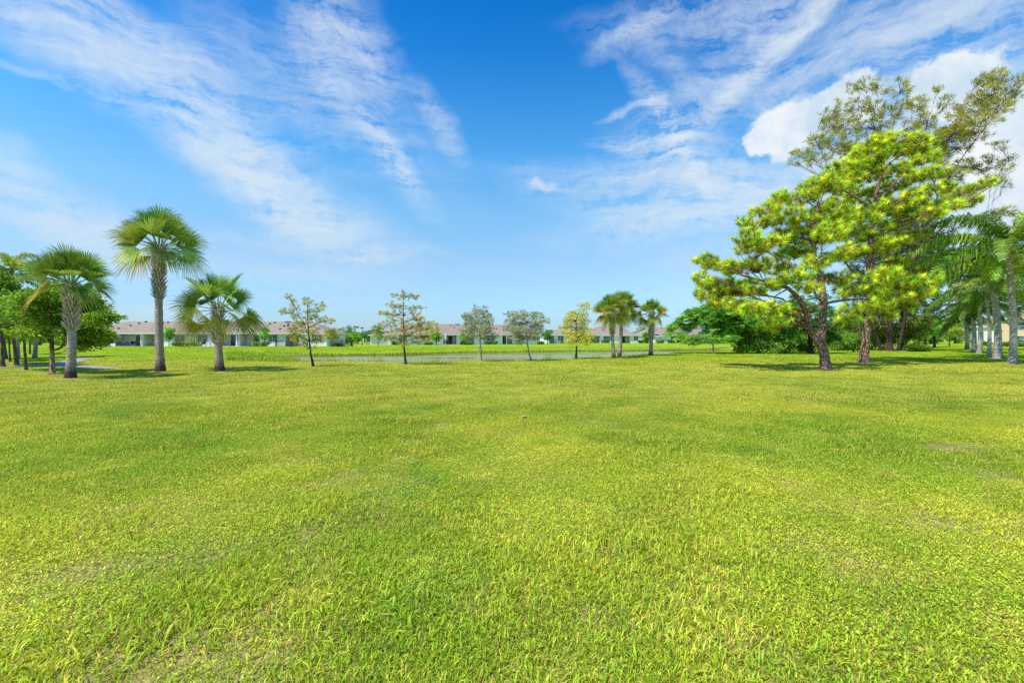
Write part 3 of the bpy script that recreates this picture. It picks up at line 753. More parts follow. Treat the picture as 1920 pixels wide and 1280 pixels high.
def queen(px, py, toppx, top, Y, rpx, L, label, seed, group, nf=20, dark=1.0, name='feather_palm'):
    r = np.random.default_rng(seed); mp = Y/F
    base = wp(px, py, Y); base[2] = gz(base) - 0.03
    root = thing(name, base, label, 'palm tree', group)
    hub = wp(toppx, top, Y); H = hub[2]-base[2]; n = 26; f = np.linspace(0, 1, n)
    P = base[None]*(1-f[:, None]) + hub[None]*f[:, None]; P[:, 0] += 0.02*H*np.sin(f*np.pi*1.3)
    rad = rpx*mp*math.cos(math.atan((px-CX)/F))*(1+0.45*np.exp(-f*H/0.45)-0.22*f)
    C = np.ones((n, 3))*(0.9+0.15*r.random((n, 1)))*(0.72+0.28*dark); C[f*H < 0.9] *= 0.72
    g = MB(); g.tube(P, rad, 18, C, bump=0.015, r=r); g.build('trunk', M_QUEEN, root)
    g = MB(); e = hub + np.array([0, 0, 0.75]); g.tube(np.array([hub-np.array([0,0,.15]), hub+np.array([0,0,.2]), e]), [rad[-1]*1.25, rad[-1]*1.1, rad[-1]*.4], 10, (0.55, 0.42, 0.28)); g.build('crown_shaft', M_BOOT, root)
    for q in range(nf):
        f_ = (q+.5)/nf; el = R(82) - R(98)*f_**0.9 + (r.random()-.5)*.2
        g = MB(); col = pal(r, 1, [(0.10, 0.18, 0.02), (0.18, 0.27, 0.03), (0.26, 0.33, 0.05)])[0]*dark  # dark multiplies the colour, so shaded palms carry painted shade
        feather_frond(g, r, hub+np.array([0, 0, 0.45*(1-f_)]), q*2.399+.4*r.random(), el, L*(0.85+.25*r.random()), col)
        g.build('frond', M_FROND, root, smooth=False)
    return root
# ------------------------------------------------------------------ the sabal palms
GS = 'sabal palms beside the pond'
def Yof(py): return EYE*F/(py-HY)
sabal(132, 710, 532, Yof(710), 86, 9.8, 'short stout sabal palm with criss-crossed leaf bases at the far left', 21, 'sabal palms at the left', nf=32, boots=(0.50, 1.0), yelfrac=0.07, tips=0.12)
sabal(301, 697, 462, Yof(697), 87, 8.4, 'tallest sabal palm with a long slim trunk, left of the houses', 22, 'sabal palms at the left', toppx=299, nf=32, boots=(0.58, 1.0), yelfrac=0.04, tips=0.1)
fr = []
for q, (az, el, s, f) in enumerate([(80,85,1,.0),(250,80,1,.0),(20,70,1.05,.1),(170,68,1.05,.1),(300,66,1,.2),(120,62,1,.2),(215,58,1.05,.2),(340,50,1.05,.3),(265,50,1.0,.3),(60,48,1.0,.3),
        (190,40,1.0,.4),(150,36,1.0,.4),(5,34,1.05,.4),(90,30,.9,.5),(285,28,.9,.5),(235,15,1.0,.6),(182,2,1.15,.75),(325,8,1.0,.7),(352,-2,1.1,.95),(15,10,1.25,.97),(205,-18,1.0,.98),(310,-15,1.0,.96),(40,-5,1.0,.8),(140,-10,1.0,.95)]):
    fr.append((R(az), R(el), s, f))
sabal(412, 698, 578, Yof(698), 80, 8.0, 'low sabal palm with drooping yellow fronds in front of the houses', 23, 'sabal palms at the left', toppx=409, boots=(0.42, 1.0), yelfrac=0.16, fronds=fr, tips=0.3)
sabal(1151, 671.5, 584, Yof(671.5), 38, 3.3, 'full crowned sabal palm, left one of the touching pair', 24, GS, toppx=1147, nf=42, boots=(0.5, 1.0), yelfrac=0.28, skirt=18)
sabal(1161, 668.5, 580, Yof(668.5), 38, 3.5, 'sabal palm with brown trunk, right one of the touching pair', 25, GS, toppx=1166, nf=42, boots=(0.85, 1.0), yelfrac=0.28, skirt=18)
sabal(1220, 668, 589, Yof(668), 31, 3.6, 'smaller sabal palm standing alone right of the palm pair', 26, GS, toppx=1221, nf=34, boots=(0.4, 1.0), yelfrac=0.3, skirt=22)
# ------------------------------------------------------------------ young trees along the pond
GY_ = 'young trees along the near bank of the pond'
CYP = dict(cols=[(0.34,0.34,0.04),(0.46,0.30,0.03),(0.26,0.30,0.08),(0.42,0.22,0.03)], w=[3,1.3,3.5,.6], n=16, rad=0.10, L=0.13, W=0.030, dr=(0,0,-.1))
make_tree('cypress_tree', 'sparse bald cypress with orange foliage and a long limb reaching up left', 'tree', Yof(688),
  [[(588,688.5,3.6),(583,665,2.6),(580,640,2.2),(577,600,1.6),(577,562,.6)],[(579,628,1.3),(566,600,1.0),(553,575,.8),(541,553,.4)]],
  [(543,558,6,5),(551,572,6,8),(556,588,6,10),(536,585,7,4),(530,583,5,3),(575,565,5,8),(584,566,5,3),(590,582,7,5),(600,577,6,6),(603,570,3,4),(598,597,10,5),(612,602,10,4),(622,600,5,2),
   (577,592,10,6),(570,606,12,5),(556,612,9,6),(548,625,7,8),(560,630,10,8),(578,618,9,5),(590,620,8,5),(566,642,9,6),(583,640,9,4),(597,635,7,5),(585,652,6,4)],
  'wisp', CYP, 360, 31, GY_, bark=M_DARK, mat=M_WISP, twig=.9, minr=.004, flare=1.6, ts=.65, ps=1.45)
make_tree('cypress_tree', 'tall narrow bald cypress with tiered olive and rust branches over the pond', 'tree', Yof(684),
  [[(761,684.5,3.4),(758,655,2.5),(757,620,1.8),(756,580,1.1),(757,549,.5)]],
  [(740,553,9,3),(752,556,7,4),(762,549,6,4),(768,556,8,4),(779,555,6,4),(735,571,8,5),(746,577,9,5),(760,573,7,4),(716,586,8,3),(727,587,7,3),(745,590,12,5),(771,578,6,4),(789,577,8,3),(778,586,9,4),
   (735,600,9,5),(752,604,12,5),(772,600,12,5),(790,600,6,4),(722,608,7,3),(742,616,13,5),(768,616,13,6),(790,612,13,6),(805,618,12,6),(735,632,10,5),(770,630,13,5),(795,630,12,6),(812,606,8,4),(757,645,8,4),(785,640,9,4)],
  'wisp', dict(CYP, w=[3,1.5,3.2,.8]), 520, 32, GY_, bark=M_DARK, mat=M_WISP, twig=.8, minr=.004, flare=1.6, ts=.65, ps=1.45)
BUT = dict(cols=[(0.30,0.31,0.19),(0.20,0.23,0.13),(0.38,0.36,0.22),(0.13,0.16,0.10)], n=12, rad=0.13, L=0.10, W=0.05)
make_tree('buttonwood_tree', 'upright silvery leaved young tree tied to stakes on the pond bank', 'tree', Yof(677.5),
  [[(903,678,2.3),(902,655,1.8),(899,625,1.5),(893,585,.7),(891,573,.4)]],
  [(891,578,3,7),(897,588,8,6),(880,594,10,5),(907,582,6,6),(912,594,8,6),(888,604,13,7),(905,606,13,7),(875,597,6,4),(918,602,6,5),(893,618,16,7),(912,618,10,6),(877,622,10,6),(901,630,15,5),(876,631,9,4),(926,629,7,4),(885,612,12,6)],
  'broad', BUT, 620, 33, GY_, bark=M_GREY, twig=.8, minr=.005, flare=1.3, ts=.55, ps=1.4)
make_tree('buttonwood_tree', 'leaning silvery leaved young tree with wide flat topped crown', 'tree', Yof(676),
  [[(996,676.5,2.8),(992,662,2.2),(989,645,2.0),(987,620,1.3),(984,595,.7)],[(988,640,1.4),(1000,615,1.0),(1012,600,.5)]],
  [(955,588,7,4),(966,592,9,6),(980,588,9,5),(993,590,9,5),(1003,591,7,5),(1012,592,6,5),(1022,601,8,4),(958,603,9,5),(973,604,13,7),(992,605,13,7),(1008,608,11,6),(953,614,8,5),(970,617,13,6),(988,619,14,7),(1005,621,10,6),(965,628,11,5),(985,632,13,5),(975,640,9,4),(1000,633,8,4),(1015,614,5,4)],
  'broad', BUT, 700, 34, GY_, bark=M_GREY, twig=.8, minr=.005, flare=1.3, ts=.55, ps=1.4)
make_tree('yellow_tree', 'small tree with yellow autumn leaves beside the palm pair', 'tree', Yof(672.5),
  [[(1080,673,3.2),(1081,655,2.4),(1080,625,1.8),(1080,600,1.2),(1090,574,.6)]],
  [(1088,572,6,3),(1100,570,4,4),(1100,580,7,3),(1094,590,6,5),(1080,588,10,5),(1068,590,7,4),(1064,600,6,5),(1078,602,13,6),(1097,602,9,5),(1052,612,4,4),(1064,612,8,5),(1080,615,14,6),(1097,617,10,5),(1070,627,12,5),(1088,629,14,6),(1104,630,7,5),(1080,640,14,5),(1100,640,8,5),(1060,622,5,3)],
  'broad', dict(cols=[(0.50,0.47,0.03),(0.38,0.42,0.03),(0.52,0.38,0.03),(0.30,0.36,0.04)], n=12, rad=0.13, L=0.13, W=0.05), 560, 35, GY_, bark=M_DARK, twig=.8, flare=1.5, ts=.65, ps=1.4)
# ------------------------------------------------------------------ two big pines
PN = dict(cols=[(0.29,0.36,0.028),(0.38,0.43,0.032),(0.16,0.27,0.02),(0.38,0.41,0.04)], w=[3,2.4,2.0,.5], n=75, L=0.30, W=0.018)
make_tree('pine_tree', 'near forked pine whose lower limb leans far to the left', 'tree', Yof(691.5),
  [[(1549,692,12.2),(1546,670,11.2),(1541,650,10.8),(1539,640,10.5),(1545,600,8.6,.1),(1550,570,7.6,.2),(1546,530,6.6,.2),(1535,480,5,.3),(1530,430,4,.2),(1535,380,2.5)],
   [(1538,648,7.5),(1522,625,7.3),(1510,598,6.6,-.2),(1500,575,6,-.3),(1487,556,5.4,-.3),(1468,541,4.6,-.4),(1445,535,3.6,-.5),(1410,528,2.6,-.7),(1375,520,1.6,-.8)],
   [(1510,578,3.4,-.1),(1530,571,3.2,-.4),(1560,565,2.8,-.7),(1600,562,2.2,-1.0)],
   [(1549,560,2.6),(1530,568,2.4,-.5),(1512,560,2.2,-.8),(1500,540,1.8,-1),(1492,515,1.4,-1.2)],
   [(1545,535,3),(1505,505,2.6,.4),(1470,480,2,.6),(1430,450,1.5,.8)],[(1541,622,4),(1552,612,3.4,-.3),(1561,609,2.4,-.5)],
   [(1470,543,2.2,-.4),(1452,548,1.8,-.9),(1430,558,1.3,-1.2),(1415,572,1,-1.5)]],
  [(1322,488,16,9),(1345,494,18,8),(1368,502,18,9),(1318,520,12,10),(1322,548,14,13),(1345,535,16,10),(1365,545,20,10),(1345,565,14,7),(1395,412,9,7),(1400,440,14,7),(1408,395,5,4),
   (1440,392,14,8),(1465,370,15,10),(1425,420,12,8),(1448,410,14,8),(1410,462,20,8),(1440,455,20,10),(1395,500,16,8),(1420,492,16,9),(1470,440,18,10),(1485,405,20,11),(1505,370,20,10),(1530,345,20,10),
   (1500,470,20,10),(1460,500,20,9),(1425,535,20,9),(1455,530,18,8),(1490,515,18,8),(1385,570,16,8),(1410,580,16,9),(1440,578,20,9),(1475,585,18,9),(1455,600,14,6),(1520,420,20,12),(1545,395,20,12),(1550,440,20,12),(1530,490,16,9),(1565,480,14,9),(1575,520,16,10),(1560,430,16,10),(1590,470,14,9),(1510,540,14,7),(1580,400,16,9),(1475,475,18,8),(1540,520,12,7),(1445,615,10,5),(1380,530,18,8),(1500,445,18,10),(1560,350,16,9)],
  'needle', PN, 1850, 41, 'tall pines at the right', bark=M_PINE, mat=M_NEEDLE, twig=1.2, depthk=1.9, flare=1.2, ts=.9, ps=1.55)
make_tree('pine_tree', 'taller straight pine right behind the forked one', 'tree', Yof(680.5),
  [[(1618,681,12.8),(1622,655,11),(1625,620,10),(1627,580,9.2),(1631,520,8.2),(1632,470,7.4),(1634,430,6.4),(1642,370,4.6),(1655,315,3.2),(1664,275,1.6)],
   [(1622,545,3.6),(1606,522,3.2,-.3),(1580,505,2.6,-.6),(1560,485,1.8,-.8)],
   [(1634,440,4.5),(1680,418,3.8,-.4),(1730,404,3,-.8),(1780,390,2.2,-.8),(1830,360,1.2,-.8)],
   [(1628,575,3.5),(1655,562,3,-.5),(1690,560,2.4,-1),(1725,545,1.5,-1.2)],
   [(1640,385,3.4),(1675,350,2.8,.3),(1710,315,2,.5)],[(1640,395,3.4),(1605,365,2.6,.2),(1570,345,1.6,.4)]],
  [(1665,256,13,6),(1640,268,14,8),(1692,262,15,7),(1722,272,14,8),(1615,285,14,8),(1600,305,15,9),(1645,292,18,9),(1680,285,16,8),(1735,295,14,8),(1710,300,14,8),(1575,315,15,8),(1560,335,15,8),(1595,340,18,9),
   (1635,325,20,9),(1675,320,18,9),(1705,335,18,9),(1745,325,13,7),(1615,365,20,10),(1655,355,20,10),(1580,375,18,9),(1600,400,20,10),(1640,392,20,10),(1690,372,18,9),(1725,360,16,8),(1760,352,16,7),(1790,360,16,7),
   (1815,358,14,6),(1842,345,12,5),(1858,338,6,3),(1770,385,18,6),(1800,382,14,6),(1740,400,16,6),(1830,372,8,4),(1570,420,18,10),(1605,440,18,10),(1645,435,18,9),(1680,415,18,8),(1720,385,18,7),
   (1680,492,14,7),(1700,505,16,8),(1660,515,16,8),(1640,540,14,8),(1690,530,18,8),(1725,525,16,7),(1715,550,18,7),(1670,555,18,8),(1640,575,16,7),(1690,575,16,7),(1735,545,10,5),(1600,580,16,9),(1585,600,14,6),(1655,592,12,4),(1590,545,14,7),(1600,470,16,9),(1645,465,14,8),(1670,455,16,8),(1620,320,16,9),(1650,270,14,8),(1700,395,18,8),(1665,535,18,9),(1700,560,16,8),(1610,415,18,9),(1750,385,18,7),(1705,440,16,7)],
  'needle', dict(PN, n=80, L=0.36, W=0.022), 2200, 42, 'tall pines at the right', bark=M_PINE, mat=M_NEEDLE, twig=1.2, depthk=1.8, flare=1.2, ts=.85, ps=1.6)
# ------------------------------------------------------------------ old casuarina behind
CAS = dict(cols=[(0.25,0.24,0.025),(0.33,0.30,0.03),(0.17,0.19,0.025)], n=20, rad=0.40, L=0.45, W=0.055, dr=(.1,0,-.05))
make_tree('casuarina_tree', 'huge wispy olive brown tree towering over the two pines', 'tree', 56.0,
  [[(1668,658,15),(1668,630,11),(1672,580,9),(1678,500,8),(1680,430,6.5),(1672,370,4.5),(1655,300,3),(1640,240,1.8),(1628,190,.8)],
   [(1662,658,9,.8),(1654,620,6,1),(1650,560,5,1.2),(1640,480,3.4,1.5),(1610,390,2.4,1.5),(1570,300,1.5,1.8),(1545,240,.8,2)],
   [(1676,657,8,-.6),(1684,610,6,-.8),(1695,520,5,-1),(1715,440,4,-1),(1745,370,3,-1),(1790,300,2,-1),(1840,235,1.3,-1),(1905,160,.6,-1)],
   [(1700,500,4),(1740,450,2.6),(1790,430,1.8),(1850,405,.9)],[(1700,470,3.5),(1760,400,2.4,-1),(1810,360,1.6,-2),(1870,330,.8,-2)],
   [(1720,430,3),(1738,350,2,1),(1745,270,1.4,1),(1755,215,.7,1)],[(1745,370,2.4),(1780,290,1.6,1),(1815,200,1,1),(1835,160,.5,1)],
   [(1650,300,2),(1680,240,1.3,.5),(1690,170,.6,.5)],[(1610,390,2),(1550,340,1.4),(1500,310,.7)]],
  [(1600,165,10,10,None,.5),(1622,160,14,9,None,.7),(1650,165,12,12,None,.6),(1690,170,12,14,None,.7),(1575,205,14,12,None,.6),(1610,200,16,14,None,.6),(1640,205,14,14,None,.7),(1670,215,14,12,None,.8),(1560,235,16,12,None,.8),(1545,215,9,9,None,.5),
   (1590,240,20,12,None,.7),(1625,240,18,14,None,.7),(1655,250,16,14,None,.7),(1535,265,18,10,None,.9),(1570,270,20,12,None,.9),(1600,280,18,12),(1505,290,16,7,None,.9),(1490,305,8,6,None,.6),(1530,300,18,8,None,.8),
   (1690,205,10,12,None,.7),(1705,240,12,12,None,.6),(1722,195,14,10),(1738,225,14,12),(1715,255,16,10),(1760,170,8,6,None,.7),(1775,200,12,14,None,.6),(1750,260,18,10),(1785,250,20,10),(1805,225,16,10,None,.8),
   (1840,150,10,8),(1870,145,14,10),(1860,170,16,10),(1895,165,12,12,None,.7),(1835,185,16,9),(1820,205,20,9),(1870,200,22,10),(1845,225,22,8),(1800,245,24,9),(1830,255,20,8,None,.8),(1790,275,24,9),(1760,290,20,10),(1730,280,18,9),
   (1850,300,10,5),(1810,310,18,8),(1835,318,20,6),(1870,305,14,5),(1790,330,20,8),(1885,315,10,5,None,.7),(1760,320,20,12),(1860,335,16,4,None,.6),(1890,395,12,7),(1870,400,8,6),(1895,295,8,4,None,.7),(1912,150,10,8,None,.8),(1905,178,10,6,None,.6),(1870,275,16,6,None,.7),(1885,345,12,5,None,.7),(1855,150,10,7,None,.7),(1880,185,14,7,None,.8)],
  'wisp', CAS, 1900, 43, bark=M_DARK, mat=M_WISP, twig=.55, minr=.014, depthk=.6, flare=2.2, ts=.5, ps=1.5)
make_tree('casuarina_tree', 'dark dense tree with drooping shaded branches behind the pine trunks', 'tree', 60.0,
  [[(1690,656,8),(1692,600,6),(1700,520,5),(1705,440,4),(1700,380,3)]],
  [(1700,420,40,25),(1735,440,30,20),(1680,460,35,25),(1720,480,38,25),(1755,455,20,14),(1700,510,36,22),(1740,505,25,16),(1660,490,20,20),(1650,540,30,20),(1700,550,35,18),(1670,590,35,18),(1645,610,25,14),(1715,600,22,16),(1690,625,25,10),(1735,570,16,12),(1640,570,20,14),(1600,600,24,20),(1590,540,20,20),(1610,490,18,20)],
  'wisp', dict(CAS, cols=[(0.07,0.09,0.02),(0.12,0.15,0.025),(0.17,0.17,0.03)], n=34, rad=.6, L=.7, W=.07, dr=(0,0,-.7)), 1100, 44, bark=M_DARK, mat=M_WISP, twig=.6, minr=.012, ps=1.5)  # darker palette puts the shade behind the pines into the foliage colour
# ------------------------------------------------------------------ feathery tree, bushes
FE = dict(cols=[(0.13,0.30,0.03),(0.20,0.36,0.035),(0.09,0.22,0.025)], n=7, L=0.75, W=0.16)
make_tree('poinciana_tree', 'young umbrella shaped tree with bright feathery leaves and a thin pale trunk', 'tree', Yof(664),
  [[(1338,665,2.3),(1337,645,1.8),(1337,620,1.6),(1334,600,1.1),(1330,585,.8)]],
  [(1335,578,20,7),(1310,585,18,6),(1360,578,18,8),(1290,598,16,5),(1272,610,12,4),(1262,622,7,4),(1325,598,24,6),(1355,600,22,8),(1385,590,18,8),(1300,612,14,5),(1345,618,18,6),(1375,615,18,8),(1305,640,7,4),(1280,628,8,3),(1360,634,14,5),(1400,605,16,9),(1385,635,10,6)],
  'feather', FE, 420, 51, bark=M_GREY, twig=.8, flare=1.3, ts=.7)
BU = dict(cols=[(0.06,0.13,0.02),(0.11,0.21,0.025),(0.17,0.28,0.03)], n=34, rad=.5, L=.24, W=.12)
make_tree('round_bush', 'large dense dark green bush under the leaning pine limb', 'bush', Yof(663),
  [[(1440,664,4),(1440,640,3),(1445,615,2)],[(1425,664,3),(1415,640,2)],[(1455,664,3),(1470,640,2)]],
  [(1400,650,18,10),(1430,650,24,12),(1460,652,18,9),(1395,635,12,8),(1420,628,24,14),(1450,632,20,14),(1440,608,24,12),(1415,605,18,10),(1470,615,16,12),(1385,655,8,7)],
  'broad', BU, 260, 52, bark=M_DARK)
make_tree('feathery_tree', 'dark trunked tree with drooping feathery sprays between bush and pine', 'tree', 47.0,
  [[(1520,660,5),(1519,630,4),(1515,600,3),(1510,570,2)]],
  [(1490,580,30,12),(1525,585,28,12),(1470,600,20,10),(1500,610,26,10),(1540,610,22,12),(1480,630,16,8),(1515,560,28,12),(1560,600,18,12),(1550,630,14,8)],
  'feather', dict(FE, cols=[(0.07,0.17,0.02),(0.12,0.25,0.03)]), 240, 53, bark=M_DARK)
for q, (px, py, w_, h_, lb) in enumerate([(1575,655,34,36,'leafy shrub glimpsed between the two pine trunks'),(1720,657,22,12,'low dark green shrub at the foot of the huge tree'),(1600,652,24,22,'rounded shrub just behind the straight pine trunk'),(1648,653,34,46,'tall dark shrub filling the space right of the straight pine trunk'),(1500,655,30,40,'dark shrub between the large bush and the leaning trunk')]):
    make_tree('leafy_shrub', lb, 'bush', Yof((657, 658.5, 660, 656.5, 659.5)[q]), [[(px,py+3,2),(px,py-h_*.5,1)]],
      [(px-w_*.5,py-h_*.25,w_*.4,h_*.3),(px+w_*.4,py-h_*.25,w_*.4,h_*.3),(px,py-h_*.6,w_*.5,h_*.3)], 'broad', BU, (90, 90, 90, 170, 150)[q], (54, 55, 56, 57, 58)[q], bark=M_DARK, flare=1)
# ------------------------------------------------------------------ feather palms at the right
GQ = 'row of feather palms at the right edge'
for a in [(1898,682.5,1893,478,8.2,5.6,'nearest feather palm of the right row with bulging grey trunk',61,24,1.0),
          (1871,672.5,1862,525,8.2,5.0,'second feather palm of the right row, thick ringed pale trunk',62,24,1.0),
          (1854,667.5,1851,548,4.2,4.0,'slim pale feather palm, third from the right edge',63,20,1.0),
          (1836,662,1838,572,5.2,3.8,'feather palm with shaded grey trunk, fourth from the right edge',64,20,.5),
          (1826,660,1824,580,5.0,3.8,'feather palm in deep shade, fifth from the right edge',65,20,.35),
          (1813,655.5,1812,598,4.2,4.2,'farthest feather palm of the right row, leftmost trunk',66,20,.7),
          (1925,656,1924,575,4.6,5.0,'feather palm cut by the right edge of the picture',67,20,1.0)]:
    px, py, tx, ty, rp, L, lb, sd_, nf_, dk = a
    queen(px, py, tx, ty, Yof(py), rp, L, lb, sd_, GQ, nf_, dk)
# ------------------------------------------------------------------ left grove
BL = dict(cols=[(0.11,0.21,0.02),(0.19,0.30,0.03),(0.07,0.15,0.018),(0.27,0.34,0.04)], w=[3,3,2,1], n=42, rad=.36, L=.15, W=.075)
GL = 'broadleaf trees in the grove at the left'
make_tree('broadleaf_tree', 'spreading green tree with pale lower trunk just left of the stout palm', 'tree', Yof(700),
  [[(98,701,5.4),(98,670,5),(97,645,4.6),(97,620,4),(99,590,2.6)],[(97,645,3.2),(84,628,2.8),(72,614,2)],[(98,645,2),(115,641,1.6),(135,635,1)]],
  [(60,560,16,8),(85,550,18,8),(115,545,18,8),(145,548,16,8),(165,560,15,8),(178,578,14,7),(200,592,13,6),(185,598,14,8),(155,585,20,10),(120,575,22,10),(85,578,20,10),(55,585,20,10),(40,600,16,9),
   (70,605,20,8),(105,600,16,8),(150,612,18,9),(175,622,16,9),(188,632,12,8),(165,640,14,7),(152,650,8,5),(60,622,16,7),(130,625,12,8)],
  'broad', BL, 520, 71, GL, bark=M_BROWN, basecol=lambda z: np.where((z < 1.15)[:, None], [2.6, 2.6, 2.5], [1, .9, .8]))
specsL = [(49,694,3.6,44,620,(42,590,40,34),'thin leaning tree, nearest of the dark trunks at the left edge',72,240),
          (32,685,4.8,24,625,(15,585,38,34),'dark leaning tree second from the near thin tree in the grove',73,260),
          (5,688,5.2,4,640,(-10,560,42,44),'thick trunked tree cut by the left edge of the picture',74,300),
          (19,678.5,2.6,17,640,(5,600,30,30),'slender tree deeper in the left grove between dark trunks',75,160),
          (12,674,3.5,8,640,(-20,595,34,34),'shaded tree at the back of the left grove',76,160),
          (56,664,2.5,56,630,(60,615,26,22),'far small tree behind the grove, beside a white trunk',77,120)]
for (bx_, by_, rp, tx, ty, (cx_, cy_, rx_, ry_), lb, sd_, nc) in specsL:
    r_ = np.random.default_rng(sd_); pads = []
    for q in range(12):
        a_ = q*2.399; f_ = math.sqrt((q+.5)/12)
        pads.append((cx_+rx_*.8*f_*math.cos(a_), cy_+ry_*.8*f_*math.sin(a_), rx_*.42, ry_*.28))
    make_tree('broadleaf_tree', lb, 'tree', Yof(by_), [[(bx_,by_,rp),((bx_+tx)/2,(by_+ty)/2,rp*.8),(tx,ty,rp*.65),(cx_*.6+tx*.4,cy_,rp*.4)]], pads, 'broad', dict(BL, L=.19, W=.10), nc, sd_, GL, bark=M_BROWN)
queen(33, 672.5, 22, 520, Yof(672.5), 4.2, 3.4, 'white trunked palm rising above the left grove', 78, 'white trunked palms in the left grove', 18, .9)
queen(65, 671.5, 66, 590, Yof(671.5), 4.4, 3.0, 'shorter white trunked palm half hidden in the left grove', 79, 'white trunked palms in the left grove', 16, .8)
# ------------------------------------------------------------------ houses
m, t, out = newmat('shingle_roof')
oc = t.new('ShaderNodeTexCoord').outputs['Object']
br = t.new('ShaderNodeTexBrick'); t.l.new(t.mapping(oc, sc=(1, 1.0, 0)), br.inputs[0])
br.inputs['Scale'].default_value = 1.0; br.inputs['Brick Width'].default_value = 0.55; br.inputs['Row Height'].default_value = 0.22; br.inputs['Mortar Size'].default_value = 0.012
for i_, c_ in ((1, (0.32,0.255,0.190,1)), (2, (0.37,0.295,0.22,1)), (3, (0.22,0.17,0.13,1))): br.inputs[i_].default_value = c_
n = t.noise(oc, 0.7, 4); finish(t, out, t.vmath('SCALE', br.outputs[0], sc=t.math('MULTIPLY_ADD', n, 0.45, 0.80)), 0.95, 0.08); M_ROOF = m
M_STUCCO = flat('white_stucco', (0.90, 0.87, 0.82), 0.9, 0.1, 0.05, 1.2)
M_SUNTINT = flat('sun_tinted_stucco', (0.80, 0.77, 0.68), 0.9, 0.1, 0.04, 1.2)  # warm sunlight on white end walls put into the base colour
M_TAN = flat('tan_stucco', (0.80, 0.56, 0.32), 0.9, 0.1, 0.05, 1.2)
M_TRIM = flat('white_trim', (0.82, 0.82, 0.78), 0.6, 0.3, 0.03)
M_BLACK = flat('black_metal', (0.025, 0.027, 0.03), 0.5, 0.4, 0.2)
M_VENT = flat('dark_roof_vent', (0.07, 0.06, 0.055), 0.6, 0.3, 0.2)
M_BEIGE = flat('beige_fabric', (0.62, 0.55, 0.46), 0.9, 0.1, 0.1, 6)
M_WOODW = flat('pale_painted_wood', (0.7, 0.62, 0.6), 0.7, 0.2, 0.1, 6)
M_SLAB = flat('patio_slab', (0.5, 0.48, 0.45), 0.9, 0.1, 0.1, 2)
m, t, out = newmat('window_glass')
oc = t.new('ShaderNodeTexCoord').outputs['Object']; n = t.noise(oc, 1.1, 3)
p_ = finish(t, out, t.mix(t.rng(n, .42, .58), (0.02, 0.045, 0.045), (0.16, 0.22, 0.21)), 0.06, 0.8); M_GLASS = m
m, t, out = newmat('door_glass')
oc = t.new('ShaderNodeTexCoord').outputs['Object']; n = t.noise(oc, 0.9, 3)
p_ = finish(t, out, t.mix(t.rng(n, .45, .6), (0.008, 0.02, 0.018), (0.05, 0.11, 0.08)), 0.06, 0.6); M_DGLASS = m
def mesh_part(name, mat, parent, fn, smooth=False, origin=(0, 0, 0)):
    g = MB(); fn(g); V = g; o = g.build(name, mat, None, smooth, None); o.parent = parent; return o
